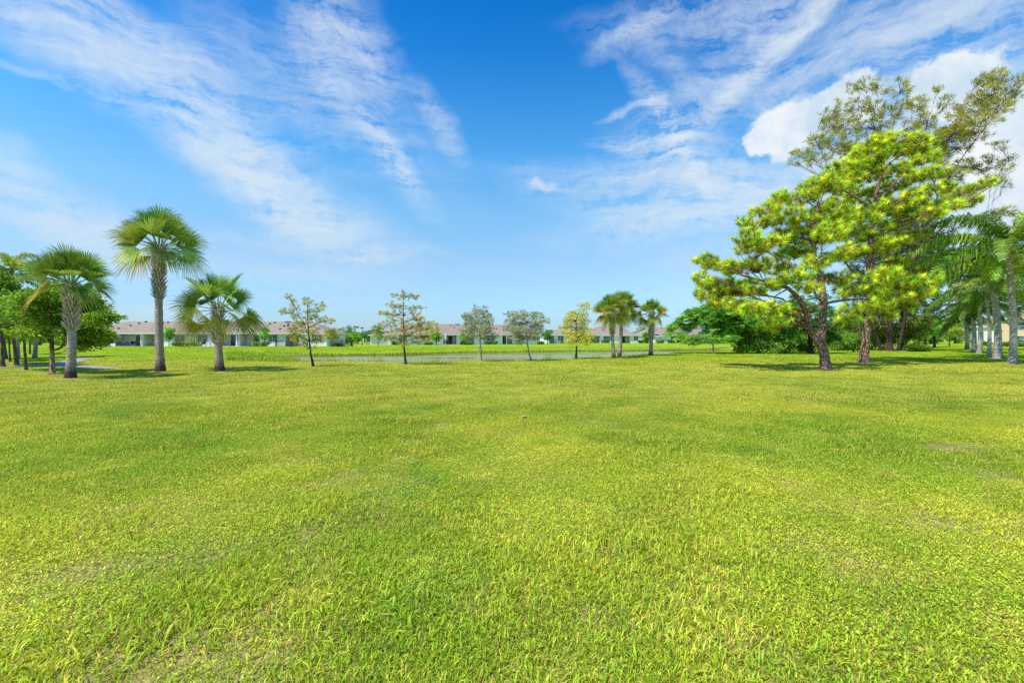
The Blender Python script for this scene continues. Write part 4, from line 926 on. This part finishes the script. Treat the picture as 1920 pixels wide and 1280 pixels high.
class House:
    """u runs along the facade (from the left corner), v goes away from the viewer; everything is a child of one Empty"""
    def __init__(s, name, label, x, y, ang, L, D, eave, ridge, cat='house', group=None, wall=None, hipl=True, hipr=True, z=0):
        s.root = thing(name, (x, y, z), label, cat, group, R(ang)); s.L, s.D, s.e, s.r = L, D, eave, ridge; s.wall = wall or M_STUCCO
        s.rec = []; s.hipl, s.hipr = hipl, hipr
    def part(s, name, mat, fn, parent=None, smooth=False):
        g = MB(); fn(g); o = g.build(name, mat, None, smooth, None); o.parent = parent or s.root; return o
    def window(s, u, w, zb=0.9, h=1.35, v=0, n=2, name='window', glass=None):
        gl = glass or M_GLASS
        def fr(g):
            t_ = 0.07
            g.box(u-t_, u, v-.05, v+.04, zb-t_, zb+h+t_); g.box(u+w, u+w+t_, v-.05, v+.04, zb-t_, zb+h+t_)
            g.box(u, u+w, v-.05, v+.04, zb-t_, zb); g.box(u, u+w, v-.05, v+.04, zb+h, zb+h+t_)
            for k in range(1, n): g.box(u+w*k/n-.035, u+w*k/n+.035, v-.045, v+.04, zb, zb+h)
            if name == 'window': 
                for k in range(n): g.box(u+w*k/n+.036, u+w*(k+1)/n-.036, v-.04, v+.04, zb+h*.5-.025, zb+h*.5+.025)
        f = s.part(name, M_TRIM, fr)
        s.part('pane', gl, lambda g: g.box(u+.001, u+w-.001, v-.02, v+.03, zb+.001, zb+h-.001), f)
    def lanai(s, u0, u1, depth=2.4): s.rec.append((u0, u1, depth))
    def door(s, u, w, v, n=2): s.window(u, w, 0.08, 2.08, v, n, 'sliding_door', M_DGLASS)
    def column(s, u, v=-.10): s.part('column', M_TRIM, lambda g: g.box(u-.14, u+.14, v, v+.28, 0, s.e-.02))
    def side_window(s, side, v, w, zb, h):
        x = s.L if side > 0 else 0
        a, b = (x-.03, x+.05) if side > 0 else (x-.05, x+.03)
        f = s.part('window', M_TRIM, lambda g: (g.box(a, b, v-.07, v, zb-.07, zb+h+.07), g.box(a, b, v+w, v+w+.07, zb-.07, zb+h+.07), g.box(a, b, v, v+w, zb-.07, zb), g.box(a, b, v, v+w, zb+h, zb+h+.07)))
        s.part('pane', M_GLASS, lambda g: g.box(a+.01, b-.02, v+.001, v+w-.001, zb+.001, zb+h-.001), f)
    def vents(s, us, kind='roof_vent', fr=0.6):
        ov = .5; sl_ = (s.r-s.e)/(s.D/2+ov)
        for (u, f_) in us:
            v = -ov + f_*(s.D/2+ov); z = s.e + (v+ov)*sl_
            if kind == 'ridge_vent': s.part('ridge_vent', M_VENT, lambda g: g.box(u-.55, u+.55, s.D/2-.4, s.D/2+.4, s.r-.2, s.r+.05))
            else: s.part('roof_vent', M_VENT, lambda g: g.box(u-.13, u+.13, v-.13, v+.2, z-.05, z+.24))
    def finish(s):
        L, D, e, r_ = s.L, s.D, s.e, s.r
        rec = sorted(s.rec)
        def wl(g):
            th = .2; u = 0
            for (a, b, d) in rec:
                if a > u: g.box(u, a, 0, th, 0, e)
                g.box(a-.001, a+th*.5, th, d, 0, e); g.box(b-th*.5, b+.001, th, d, 0, e); g.box(a-.1, b+.1, d, d+th, 0, e)
                u = b
            if u < L: g.box(u, L, 0, th, 0, e)
            g.box(-.002, th, th+.001, D-th, 0, e); g.box(L-th, L+.002, th+.001, D-th, 0, e); g.box(0, L, D-th, D, 0, e)
        s.part('wall', s.wall, wl)
        ov = .5; hl = D/2 if s.hipl else 0; hr = D/2 if s.hipr else 0
        def rf(g):
            V = [(-ov,-ov,e),(L+ov,-ov,e),(L+ov,D+ov,e),(-ov,D+ov,e),(hl-ov*(not s.hipl),D/2,r_),(L-hr+ov*(not s.hipr),D/2,r_)]
            V += [(x, y, z-.10) for x, y, z in V[:4]]
            g.add(V, [(0,1,5,4),(2,3,4,5),(1,2,5,5),(3,0,4,4),(7,6,9,8)])
        s.part('roof', M_ROOF, rf)
        def fa(g):
            a, b = e-.18, e+.012
            g.box(-ov-.05, L+ov+.05, -ov-.05, -ov, a, b); g.box(-ov-.05, L+ov+.05, D+ov, D+ov+.05, a, b)
            g.box(-ov-.05, -ov, -ov, D+ov, a, b); g.box(L+ov, L+ov+.05, -ov, D+ov, a, b)
            g.box(-ov, L+ov, -ov, 0, e-.14, e-.11)
        s.part('fascia', M_TRIM, fa)
def px2u(h, px):       # where a photo column meets the facade line
    x0, y0 = h.root.location.x, h.root.location.y; a = h.root.rotation_euler.z; k = (px-CX)/F
    return (k*y0-x0)/(math.cos(a)-k*math.sin(a))
GH = 'long single storey houses across the pond'
# ---- long house left
YB = 90.0; X0 = (150-CX)/F*YB
h = House('row_house', 'longest low white house with many patios, left behind the palms', X0, YB, 0, (613-150)/F*YB, 9.8, 2.62, 5.05, group=GH)
U = lambda px: px2u(h, px)
h.window(U(193), 1.0); h.lanai(U(213), U(266)); h.column(U(215.5)); h.column(U(265)); h.door(U(236.5), 2.6, 2.4, 3); h.lanai(U(268), U(300)); h.door(U(286), 1.2, 2.4, 1)
h.window(U(327), 2.0); h.window(U(370), 2.0); h.lanai(U(402), U(447)); h.column(U(405)); h.column(U(444)); h.door(U(419), 2.1, 2.4, 2); h.door(U(430), 1.1, 2.4, 1)
h.lanai(U(448), U(487)); h.door(U(463), 2.2, 2.4, 2); h.window(U(503), 1.8); h.lanai(U(532), U(560)); h.column(U(534)); h.door(U(545), 2.0, 2.4, 2); h.window(U(585), 1.9)
h.side_window(1, 3.2, .8, .8, 1.5)
h.finish(); h.vents([(U(a), b) for a, b in ((222,.62),(230,.82),(238,.95),(211,.35),(278,.78),(284,.9),(324,.75),(349,.38),(348+14,.8),(397,.74),(402,.58),(394,.36),(450,.75),(488,.76),(494,.88),(521,.56),(524,.74),(527,.6),(519,.32))])
h.vents([(U(a), 1) for a in (266, 350, 435, 518)], 'ridge_vent')
hB1 = h
# ---- white wing between the two long houses
YW = 112.0
h = House('garage_wing', 'small sun-tinted white building with hip roof left of the middle house', (694-CX)/F*YW, YW, 8, 5.2, 8, 2.4, 3.6, wall=M_SUNTINT, group='small pale buildings in the gap')
h.window(3.4, .5, .9, 1.2, n=1); h.finish()
# ---- middle house
Y2 = 110.0
h = House('row_house', 'middle low house seen behind the cypress and silvery trees', (730-CX)/F*Y2, Y2, 18, 39.0, 9.8, 2.55, 5.3, group=GH)
for a in (748, 790): h.window(U(a), 1.9)
h.lanai(U(829), U(858)); h.column(U(830)); h.column(U(857)); h.door(U(838), 1.8, 2.4, 2); h.lanai(U(862), U(890)); h.door(U(868), 2.0, 2.4, 2); h.column(U(876))
h.window(U(912), 2.0); h.window(U(921), 1.0); h.lanai(U(942), U(962)); h.door(U(944), 2.0, 2.4, 2); h.column(U(950)); h.window(U(972), 1.6); h.window(U(999), 2.0, 1.1, .9)
h.finish(); h.vents([(U(a), b) for a, b in ((780,.7),(851,.86),(856,.66),(932,.9),(936,.55),(760,.6),(900,.7),(960,.75),(985,.6))]); h.vents([(U(a), 1) for a in (809, 864)], 'ridge_vent')
# ---- smaller houses farther off
h = House('row_house', 'small pale blue house with railing, left of the yellow tree', (1026-CX)/F*138, 138, 14, 9.5, 9, 2.6, 4.3, group=GH, wall=M_STUCCO)
h.window(U(1046), 1.7); h.lanai(U(1031), U(1040), 2); h.finish()
h = House('garage_wing', 'sun-tinted white end wall half hidden by the yellow tree', (1063-CX)/F*146, 146, -4, 6.0, 8, 2.5, 4.2, wall=M_SUNTINT, group='small pale buildings in the gap')
h.finish()
Y3 = 150.0
h = House('row_house', 'pale house with hip roof seen behind the palm pair', (1101-CX)/F*Y3, Y3, 6, 17.2, 10, 2.6, 5.6, group=GH)
h.lanai(U(1104), U(1125)); h.door(U(1106), 2.2, 2.4, 2); h.window(U(1132), 1.7); h.window(U(1140), 1.2); h.lanai(U(1163), U(1182)); h.door(U(1166), 1.9, 2.4, 2); h.window(U(1188.5), 1.4)
h.finish(); h.vents([(U(a), .62) for a in (1115, 1120, 1136, 1158, 1172, 1176)])
h = House('row_house', 'far house under the feathery tree, right of the lone palm', (1204-CX)/F*158, 158, 5, 27, 10, 2.6, 5.6, group=GH)
h.window(U(1209), 1.5); h.window(U(1226), 1.2); h.lanai(U(1268), U(1290)); h.door(U(1272), 2, 2.4, 2); h.window(U(1258), 1.6); h.finish(); h.vents([(U(1236), .6), (U(1262), .6)])
h = House('garage_wing', 'sun-tinted white end wall in front of the far house, right of the lone palm', (1234-CX)/F*150, 150, 2, 2.8, 5, 2.3, 3.0, wall=M_SUNTINT, group='small pale buildings in the gap')
h.finish()
h = House('row_house', 'tiny grey roofed house in the gap beside the lamp post', (671-CX)/F*170, 170, -10, 9, 9, 2.6, 4.8, group=GH)
h.window(3.5, 1.6, 1.0, 1.2); h.window(6.2, 1.2, 1.0, 1.2); h.finish()
# ---- tan building at the right edge
YT = 92.0
h = House('apartment_building', 'two storey tan building behind the feather palms at the right edge', (1877-CX)/F*YT, YT, -46, 16, 9, 5.6, 7.6, cat='apartment building', wall=M_TAN)
for zb in (.55, 3.3):
    for a in (1907, 1925): h.window(U(a), 1.05, zb, 1.5, n=1)
h.finish()
h = House('apartment_building', 'low white building with dark openings seen between the palm trunks', (1822-CX)/F*110, 110, -46, 5.5, 8, 4.4, 5.4, cat='building', wall=M_SUNTINT)
h.window(1.0, 1.0, .8, 2.4, n=1); h.window(4.2, 1.2, .8, 2.4, n=1); h.finish()
# ------------------------------------------------------------------ hedges, small trees
HG = dict(cols=[(0.10,0.20,0.025),(0.16,0.27,0.03),(0.22,0.30,0.05)], n=30, rad=.28, L=.16, W=.10)
def hedge(px0, px1, py0, Y, label, seed, dark=1.0, name='clipped_hedge'):
    r = np.random.default_rng(seed); mp = Y/F; x0, x1 = (px0-CX)*mp, (px1-CX)*mp
    base = np.array([(x0+x1)/2, Y, gz((0, Y))]); H = EYE+(HY-py0)*mp - base[2]; D = min(1.2, (x1-x0)*.8+.4)
    root = thing(name, base, label, 'hedge')
    n = int(max(24, (x1-x0)*H*34)); P = np.stack([x0+(x1-x0)*r.random(n), Y+(r.random(n)-.5)*D, base[2]+.1+(H-.15)*r.random(n)], 1)
    P[:, 1] = np.where(r.random(n) < .6, Y-D/2+.1*r.random(n), P[:, 1])
    g = MB(); k = dict(HG, cols=[tuple(v*dark for v in c_) for c_ in HG['cols']])
    st_broad(g, r, P, rdir(r, n)*.3+np.array([0, -.5, .3]), k); g.build('foliage', M_LEAF, root, smooth=False)
    for q in range(max(2, int((x1-x0)/.6))):
        g = MB(); xx = x0+(x1-x0)*(q+.5)/max(2, int((x1-x0)/.6)); g.tube(np.array([(xx, Y, base[2]-.03), (xx+.03, Y, base[2]+H*.6)]), [.03, .015], 5); g.build('stem', M_DARK, root)
k_ = 0
for a in [(189,205,642,'clipped hedge left of the dark patio set'),(327,342,641,'leftmost bush of the low clipped row under the double window'),(343,350,641.5,'narrow clipped bush, second in the low row'),(351,363,641.5,'clipped bush, third in the low row'),(364,379,641,'right end bush of the low clipped row, beside the black chair'),
          (477,488,641,'small clipped bush left of the round tree'),(491,506,641,'clipped bush beneath the round tree'),(620,642,643,'olive shrub growing against the railing of the long house')]:
    hedge(a[0], a[1], a[2], YB-2.6, a[3], 300+k_); k_ += 1
for a in [(796,812,641,107.5,'clipped hedge under the window of the middle house'),(736,752,639,105,'dark hedge at the left corner of the middle house'),(908,932,639,115.5,'brownish hedge near the middle house corner'),(870,884,641,112,'low shrubs in front of the middle house patio'),
          (1008,1020,639,119,'dark hedge beside the small round tree'),(1128,1142,637,146,'square hedge under a window behind the palm pair'),(1196,1216,637,147,'hedge just left of the lone palm trunk'),(1230,1243,637,147,'hedge just right of the lone palm trunk'),(1250,1265,637,148,'hedge in front of the far house by the feathery tree'),
          (1056,1070,641,135,'reddish hedge beside the pale wall'),(1862,1875,642,88,'hedge left of the tan building'),(1878,1902,640.5,88,'hedge at the foot of the tan building'),(1904,1925,641,88,'right end hedge at the tan building'),(1838,1852,640,100,'dark hedge between the palm trunks')]:
    hedge(a[0], a[1], a[2], a[3], a[4], 300+k_, .75); k_ += 1
def round_tree(px, pyb, pytop, pytrunk, hw, Y, label, seed, cols=None, n=60, name='young_tree', group=None, cat='tree', bark=None, rp=.9, k=None):
    cy = (pytop+pytrunk)/2; ry = (pytrunk-pytop)/2
    pads = [(px+hw*.45*math.cos(q*2.4), cy+ry*(-.65+1.3*(q+.5)/7), hw*.55, ry*.32) for q in range(7)]
    sc_ = Y/90
    kk = dict(HG, n=36, rad=.32*sc_, L=.2*sc_, W=.12*sc_); 
    if cols: kk['cols'] = cols
    if k: kk.update(k)
    make_tree(name, label, cat, Y, [[(px, pyb, rp), (px, pytrunk, rp*.8), (px, cy, rp*.5)]], pads, 'broad', kk, n, seed, group, bark=bark or M_BROWN, minr=.02, flare=1.2, ps=1.15)
BR = [(0.14,0.29,0.03),(0.20,0.36,0.04),(0.10,0.22,0.03)]
round_tree(317, 652, 610, 640, 10, YB-3, 'lollipop shaped young tree right of the tallest palm trunk', 401, BR)
round_tree(496, 651, 610, 638, 10, YB-3, 'oval young tree standing in a clipped bush', 402, BR)
round_tree(622, 652, 612, 640, 14, YB-4, 'small orange tinged tree in front of the railing', 403, [(0.25,0.27,0.04),(0.38,0.26,0.05),(0.18,0.25,0.04)])
round_tree(709, 651, 603, 640, 13, 96, 'small olive green tree before the pale building', 404, [(0.22,0.26,0.04),(0.15,0.22,0.04)])
round_tree(818, 646, 621, 641, 10, 104, 'bushy green tree at the patio of the middle house', 405, BR)
round_tree(871, 646, 622, 642, 9, 108, 'small green tree right of the middle patio', 406, BR)
round_tree(1026, 645, 617, 638, 9, 118, 'dark green round tree in front of the small blue house', 407, [(0.07,0.17,0.03),(0.11,0.23,0.03)])
round_tree(1213, 643, 622, 638, 7, 142, 'small tree hidden partly by the lone palm trunk', 408, BR)
GF = 'trees in the gap between the houses'
for a in [(652,646,608,640,18,150,'large rounded tree behind the end of the long house',[(0.10,0.17,0.04),(0.15,0.24,0.04)]),(664,646,622,643,9,128,'pointed green tree left of the lamp post',BR),(671,646,623,643,8,126,'green tree touching the lamp post',BR),
          (690,646,617,644,11,120,'dark green tree between lamp post and cream building',[(0.08,0.16,0.03),(0.12,0.22,0.03)]),(652,646,628,644,9,118,'bright bush at the corner of the long house',BR),(676,645,620,641,14,190,'distant tree behind the lamp post',[(0.10,0.18,0.05)]),
          (1206,640,612,636,20,230,'distant spreading tree behind the hip roofed house',[(0.14,0.22,0.05)]),(583,640,604,636,14,210,'distant dark tree showing over the long roof',[(0.08,0.13,0.05)])]:
    round_tree(*a[:6], a[6], 410+k_, a[7], 70, group=GF); k_ += 1
# tree belt closing the view on both sides
GBT = 'trees closing the view behind the park'
DK = [(0.09,0.18,0.025),(0.16,0.28,0.03),(0.22,0.34,0.04)]
k_ = 0
belt = [(1300,34,628),(1345,30,626),(1395,30,612),(1440,34,606),(1490,36,600),(1540,36,604),(1590,34,600),(1640,36,606),(1700,30,600),(1745,26,606),(1790,28,598),(1840,30,590),(1885,30,600),(1925,30,600),(1960,34,590),
        (-60,34,600),(-20,30,606),(25,28,604),(75,26,612),(120,24,622)]
for (px, hw, top) in belt:
    Yb = 125 if px > 600 else 104; r_ = random.Random(px)
    desc = ['tree', 'leafy tree', 'broad tree']
    if px < 600: lb = 'background tree behind the left grove, %s' % {-60:'wholly at the frame edge',-20:'cut by the frame edge',25:'behind the white trunked palms',75:'behind the pale lower trunk',120:'right of the stout palm trunk'}[px]
    else: lb = 'background tree far beyond the lawn, ' + {1300:'behind the thin poinciana trunk',1345:'right of the thin poinciana trunk',1395:'above the large dark bush left end',1440:'above the middle of the dark bush',1490:'above the dark bush right end',1540:'behind the forked pine trunk',1590:'between the two pine trunks',1640:'right of the straight pine trunk',1700:'right of the huge tree base',1745:'in the middle of the small tree row',1790:'left of the farthest feather palm',1840:'behind the shaded feather palms',1885:'rising behind the tan building corner',1925:'behind the tan building roof',1960:'beyond the right frame edge'}[px]
    round_tree(px, 645, top + r_.uniform(-3, 3), 645, hw, Yb + r_.uniform(-6, 14), lb, 500+k_, DK, 130, name='background_tree', group=GBT, rp=2.2, bark=M_DARK, k=dict(rad=.75, L=.42, W=.26, n=34)); k_ += 1
GR = 'small park trees in the distance at the right'
for a in [(1699,656,604,636,20,62,'reddish trunked small tree right of the huge tree',[(0.18,0.24,0.03),(0.12,0.2,0.03)],.9),(1714,654,606,634,18,68,'small tree with slim rusty trunk in the row',BR,.9),(1721,653,606,636,16,72,'slim pale trunk small tree in the row',BR,.8),
          (1735,652,592,632,26,76,'thick dark trunk tree with sunlit leafy crown',BR,3.0),(1752,651,588,632,26,80,'second thick dark trunk tree of the row',[(0.12,0.24,0.03),(0.2,0.28,0.04)],3.2),(1780,648,606,634,26,97,'olive tinged small tree with dark thin trunk in the row',[(0.24,0.26,0.04),(0.18,0.24,0.03)],1.4)]:
    round_tree(a[0], a[1], a[2], a[3], a[4], a[5], a[6], 600+k_, a[7], 130, name='park_tree', group=GR, bark=M_DARK, rp=a[8], k=dict(rad=.45, L=.26, W=.15, n=34)); k_ += 1
# ------------------------------------------------------------------ fences, patio things, lamp post
def railing(pts, label, hgt=1.25):
    p0 = np.array([pts[0][0], pts[0][1], 0]); root = thing('metal_railing', p0, label, 'fence')
    gb = MB(); seen = set()
    for (a, b) in zip(pts[:-1], pts[1:]):
        a = np.array(a); b = np.array(b); d = b-a; L = np.linalg.norm(d); n = max(1, int(round(L/2.4)))
        for q in range(n+1):
            x, y = a + d*q/n
            if (round(float(x), 2), round(float(y), 2)) in seen: continue
            seen.add((round(float(x), 2), round(float(y), 2)))
            gp_ = MB(); gp_.box(x-.05, x+.05, y-.05, y+.05, 0, hgt+.08); gp_.build('post', M_BLACK, root, False)
        for z in (.12, hgt-.05):
            gb.tube(np.array([(a[0], a[1], z), (b[0], b[1], z)]), .022, 4)
        m_ = int(L/.13)
        for q in range(m_):
            x, y = a + d*(q+.5)/m_; gb.box(x-.012, x+.012, y-.012, y+.012, .12, hgt-.05)
    gb.build('bars', M_BLACK, root, False)
f2 = lambda px, Y: ((px-CX)/F*Y, Y)
railing([f2(518, 89.5), f2(517, 86.5), f2(575, 86.5), f2(577, 89.5)], 'black railing around a patio behind the sparse cypress')
railing([f2(620, 87.5), f2(661, 86), f2(657, 97)], 'black railing at the right end of the long house')
railing([f2(178, 86.8), f2(200, 86.8), f2(206, 86.8)], 'short black railing at the left end of the long house')
railing([f2(1030, 136), f2(1052, 134), f2(1056, 136)], 'thin railing in front of the small blue house')
def patio_chair(x, y, rz, label, mat=M_BLACK):
    root = thing('patio_chair', (x, y, 0.05), label, 'chair', 'patio furniture at the long house', rz)
    def pt(nm, fn): 
        g = MB(); fn(g); o = g.build(nm, mat, None, False, None); o.parent = root
    pt('seat', lambda g: g.box(-.3, .3, -.3, .3, .38, .46))
    pt('backrest', lambda g: g.add([(-.3,.28,.47),(.3,.28,.47),(.3,.42,1.0),(-.3,.42,1.0),(-.3,.33,.47),(.3,.33,.47),(.3,.47,1.0),(-.3,.47,1.0)], [(0,1,2,3),(5,4,7,6),(0,3,7,4),(1,5,6,2),(3,2,6,7)]))
    for sx in (-1, 1):
        for sy in (-1, 1): pt('leg', lambda g: g.tube(np.array([(sx*.27, sy*.27, 0), (sx*.25, sy*.25, .38)]), .025, 6))
        pt('armrest', lambda g: (g.box(sx*.3-.03, sx*.3+.03, -.28, .3, .62, .66), g.box(sx*.3-.02, sx*.3+.02, -.26, -.2, .42, .62)))
def patio_table(x, y, label, mat=M_BLACK):
    root = thing('patio_table', (x, y, 0.05), label, 'table', 'patio furniture at the long house')
    def pt(nm, fn):
        g = MB(); fn(g); o = g.build(nm, mat, None, False, None); o.parent = root
    th = np.linspace(0, 2*np.pi, 20, endpoint=False)
    pt('tabletop', lambda g: (g.tube(np.array([(0, 0, .70), (0, 0, .74)]), .6, 20)))
    for a in range(4): pt('leg', lambda g: g.tube(np.array([(.45*math.cos(a*1.57+.8), .45*math.sin(a*1.57+.8), 0), (.35*math.cos(a*1.57+.8), .35*math.sin(a*1.57+.8), .7)]), .025, 6))
PD = YB-1.2
for px, rz, lb in ((222,.3,'dark patio chair at the left end of the shaded patio'),(233,-.9,'dark patio chair left of the dark patio table'),(250,1.0,'dark patio chair right of the dark patio table'),(259,2.6,'dark patio chair near the right column of the patio')):
    patio_chair((px-CX)/F*PD, PD, rz, lb)
patio_table((241-CX)/F*PD, PD, 'dark round patio table between the dark chairs')
patio_chair((382-CX)/F*(YB-3.2), YB-3.2, .5, 'black patio chair right of the clipped bush row')
patio_table((398-CX)/F*(YB-3.5), YB-3.5, 'pale round table below the closed umbrella', M_WOODW)
for px, rz, lb in ((391,-.8,'pale garden chair left of the pale table'),(406,.9,'pale garden chair right of the pale table')): patio_chair((px-CX)/F*(YB-3.8), YB-3.8, rz, lb, M_WOODW)
for px, Yq, lb in ((397, YB-2.6, 'closed beige umbrella by the low palm'), (836, 111.5, 'closed beige umbrella at the patio of the middle house')):
    root = thing('closed_umbrella', ((px-CX)/F*Yq, Yq, 0.03), lb, 'umbrella'); s_ = Yq/88
    g = MB(); g.tube(np.array([(0,0,0),(0,0,2.5*s_)]), .03, 8); g.tube(np.array([(0,0,0),(0,0,.08)]), .28, 12); o = g.build('pole', M_TRIM, None, True, None); o.parent = root
    g = MB(); zz_ = np.array([.75,.8,1.1,1.5,1.9,2.2,2.42])*s_; g.tube(np.stack([0*zz_, 0*zz_, zz_], 1), np.array([.10,.24,.30,.28,.22,.12,.03])*s_, 12, bump=.07); o = g.build('canopy', M_BEIGE, None, True, None); o.parent = root
Yq = 104.0
root = thing('lamp_post', ((679-CX)/F*Yq, Yq, -.02), 'tall dark lamp post in the gap between the houses', 'lamp post')
g = MB(); g.tube(np.array([(0,0,0),(0,0,.5),(0,0,3.9)]), [.13,.09,.07], 8); o = g.build('pole', M_BLACK, None, True, None); o.parent = root
g = MB(); g.tube(np.array([(0,0,3.86),(0,0,3.95),(0,0,4.06),(0,0,4.12)]), [.08,.42,.42,.1], 14); o = g.build('lamp_head', M_BLACK, None, True, None); o.parent = root
# slabs
for (a, b, Yq, D) in ((213, 266, YB, 1.6), (385, 470, YB, 4.2), (829, 860, 110+3.6, 2.0)):
    x0, x1 = (a-CX)/F*Yq, (b-CX)/F*Yq
    g = MB(); g.box(x0, x1, Yq-D, Yq-.02, -.05, .06); tag(g.build('patio_slab', M_SLAB, None, False), kind='structure')
# far road glimpsed between the bushes
g = MB(); a = gp(1410, 653.2); b = gp(1560, 653.2); c = gp(1560, 651.6); d = gp(1410, 651.6)
for q in (a, b, c, d): q[2] = .03
g.add([a, b, c, d], [(0,1,2,3)]); tag(g.build('far_path', m_path, None, False), kind='structure')
# ------------------------------------------------------------------ reeds, stakes, small things in the grass
m_reed = leafmat('reed', 0.35, 0.6, 0.1, boost=1.6)
def reeds(name, label, n, fpos, hgt, w, cols, wts, seed):
    r = np.random.default_rng(seed); x, y = fpos(r, n); z = height(x, y)
    P = np.stack([x, y, z-.02], 1); L = hgt*(.45+.75*r.random(n)); L = L*np.interp(y, [25, 90], [.85, 1.3])
    lean = rdir(r, n)*.28; lean[:, 2] = 1; D = unit(lean)
    g = MB(); s_ = unit(np.cross(D, rdir(r, n))); bend = rdir(r, n); bend[:, 2] = -.2
    W = w*(.6+.8*r.random((n, 1))); A = P + D*L[:, None]*.55; T = A + unit(D+bend*.45)*L[:, None]*.5
    V = np.stack([P-s_*W, P+s_*W, A+s_*W*.8, A-s_*W*.8, T], 1).reshape(-1, 3); q = np.arange(n)[:, None]*5
    C = np.repeat(pal(r, n, cols, wts), 5, 0)
    g.add(V, np.concatenate([q+np.array([0,1,2,3]), q+np.array([3,2,4,4])]), C)
    return tag(g.build(name, m_reed, None, False), label, 'reeds', kind='stuff')
def marsh(r, n):
    v = r.random(n); px = 425 + 190*r.random(n)**.9; py = 668.5 + (684-668.5)*v**1.0
    edge = (px > 560) & (py < 675); py = np.where(edge, 676+7*r.random(n), py)
    Y_ = (EYE+.25)*F/(py-HY); x = (px-CX)/F*Y_; k = vnoise(x+99, Y_, 2.2, 77)*.6+vnoise(x+99, Y_, .8, 78)*.4
    k = np.argsort(-(k+.35*r.random(n)))[:int(n*.72)]
    return np.resize(x[k], n)+.15*r.standard_normal(n), np.resize(Y_[k], n)+.15*r.standard_normal(n)
reeds('marsh_reeds', 'tall green reeds at the left end of the pond', 9000, marsh, .50, .020, [(0.17,0.31,0.02),(0.28,0.37,0.03),(0.42,0.37,0.07),(0.10,0.22,0.02)], [3,3,2.2,2], 701)
def fringe(r, n):
    x = r.uniform(-16, 24, n); return x, np.interp(x, *YN) + r.uniform(.6, 2.3, n)
reeds('bank_reeds', 'thin fringe of reeds and grass along the near bank', 3500, fringe, .42, .014, [(0.24,0.32,0.03),(0.42,0.38,0.08),(0.15,0.25,0.02)], None, 702)
def dry(r, n):
    px = r.uniform(1185, 1372, n); py = np.interp(px, [1185, 1372], [664.5, 660.5]) - 1.2 - 4.8*r.random(n)
    Y_ = (EYE+.15)*F/(py-HY); return (px-CX)/F*Y_, Y_
reeds('dry_grass', 'straw yellow tall grass at the right end of the pond', 9000, dry, .42, .026, [(0.48,0.42,0.07),(0.36,0.38,0.04),(0.55,0.44,0.12)], None, 703)
def farfringe(r, n):
    x = r.uniform(-30, 40, n); return x, np.interp(x, *YF) + r.uniform(-.3, .8, n)
reeds('bank_reeds', 'dark weedy line along the far water edge', 3500, farfringe, .22, .03, [(0.20,0.20,0.04),(0.13,0.17,0.03),(0.30,0.24,0.08)], None, 704)
m_stake = flat('weathered_stake', (0.55, 0.48, 0.36), 0.9, 0.1, 0.2, 9)
# brace poles of the staked tree
Yt = Yof(677.5)
for q, (px, lb) in enumerate(((889, 'left slanting brace pole of the silvery tree'), (895.5, 'right slanting brace pole of the silvery tree'))):
    b = wp(px, 677.5, Yt-.1-.4*q); b[2] = gz(b)-.03; tpt = wp(900.5, 647, Yt); o = MB(); o.tube(np.array([b, tpt]), .022, 6); tag(o.build('brace_pole', m_stake, None, True, b), lb, 'pole', 'brace poles of the silvery tree')
for px, py, top, lb in ((1571, 663, 651, 'thin grey survey stake between the two pines'), (1577.5, 671, 667, 'short white survey stake between the two pines'), (683.5, 652, 645, 'small white marker post below the lamp post')):
    b = onground(px, py); Yq = b[1]; H = (py-top)/F*Yq
    g = MB(); g.tube(np.array([b, b+np.array([0, 0, H])]), .02*Yq/40+.004, 6); tag(g.build('marker_stake', M_TRIM if 'white' in lb else m_stake, None, True, b), lb, 'stake')
# dead leaf / bark piece lying on the lawn
b = gp(983, 787); b[2] = gz(b)+.05; r = np.random.default_rng(9)
g = MB(); nu, nv = 9, 6; uu, vv = np.meshgrid(np.linspace(-1, 1, nu), np.linspace(-1, 1, nv)); w_ = np.sqrt(np.clip(1.02-uu**2, 0, 1))*(.75+.25*np.cos(uu*4))
V = np.stack([uu*.11, vv*.05*w_, -.01+.015*np.abs(vv)*w_+.012*np.sin(uu*3)], -1).reshape(-1, 3)+b
i = np.arange(nv-1)[:, None]*nu; j = np.arange(nu-1)[None]; g.add(V, np.stack([i+j, i+j+1, i+nu+j+1, i+nu+j], -1).reshape(-1, 4))
o = g.build('dry_leaf', flat('dry_leaf_tan', (0.50, 0.36, 0.19), .8, .2, .15, 30), None, True, b); tag(o, 'curled tan dry leaf lying alone in the middle of the lawn', 'leaf')
for q, (px, py) in enumerate([(1655,892),(1676,893),(1690,891),(905,862)]):
    b = gp(px, py); b[2] = gz(b)+.045; s_ = .007+.002*(q % 3); g = MB()
    for a in range(5):
        th_ = a*1.257+q; d = np.array([math.cos(th_), math.sin(th_), .25]); sd_ = np.array([-math.sin(th_), math.cos(th_), 0]); g.add([b, b+d*s_*.6-sd_*s_*.35, b+d*s_*1.3, b+d*s_*.6+sd_*s_*.35], [(0,1,2,3)])
    o = g.build('white_flower', M_TRIM, None, False, b); tag(o, 'tiny white flower head in the lawn', 'flower', 'tiny white flowers in the lawn')
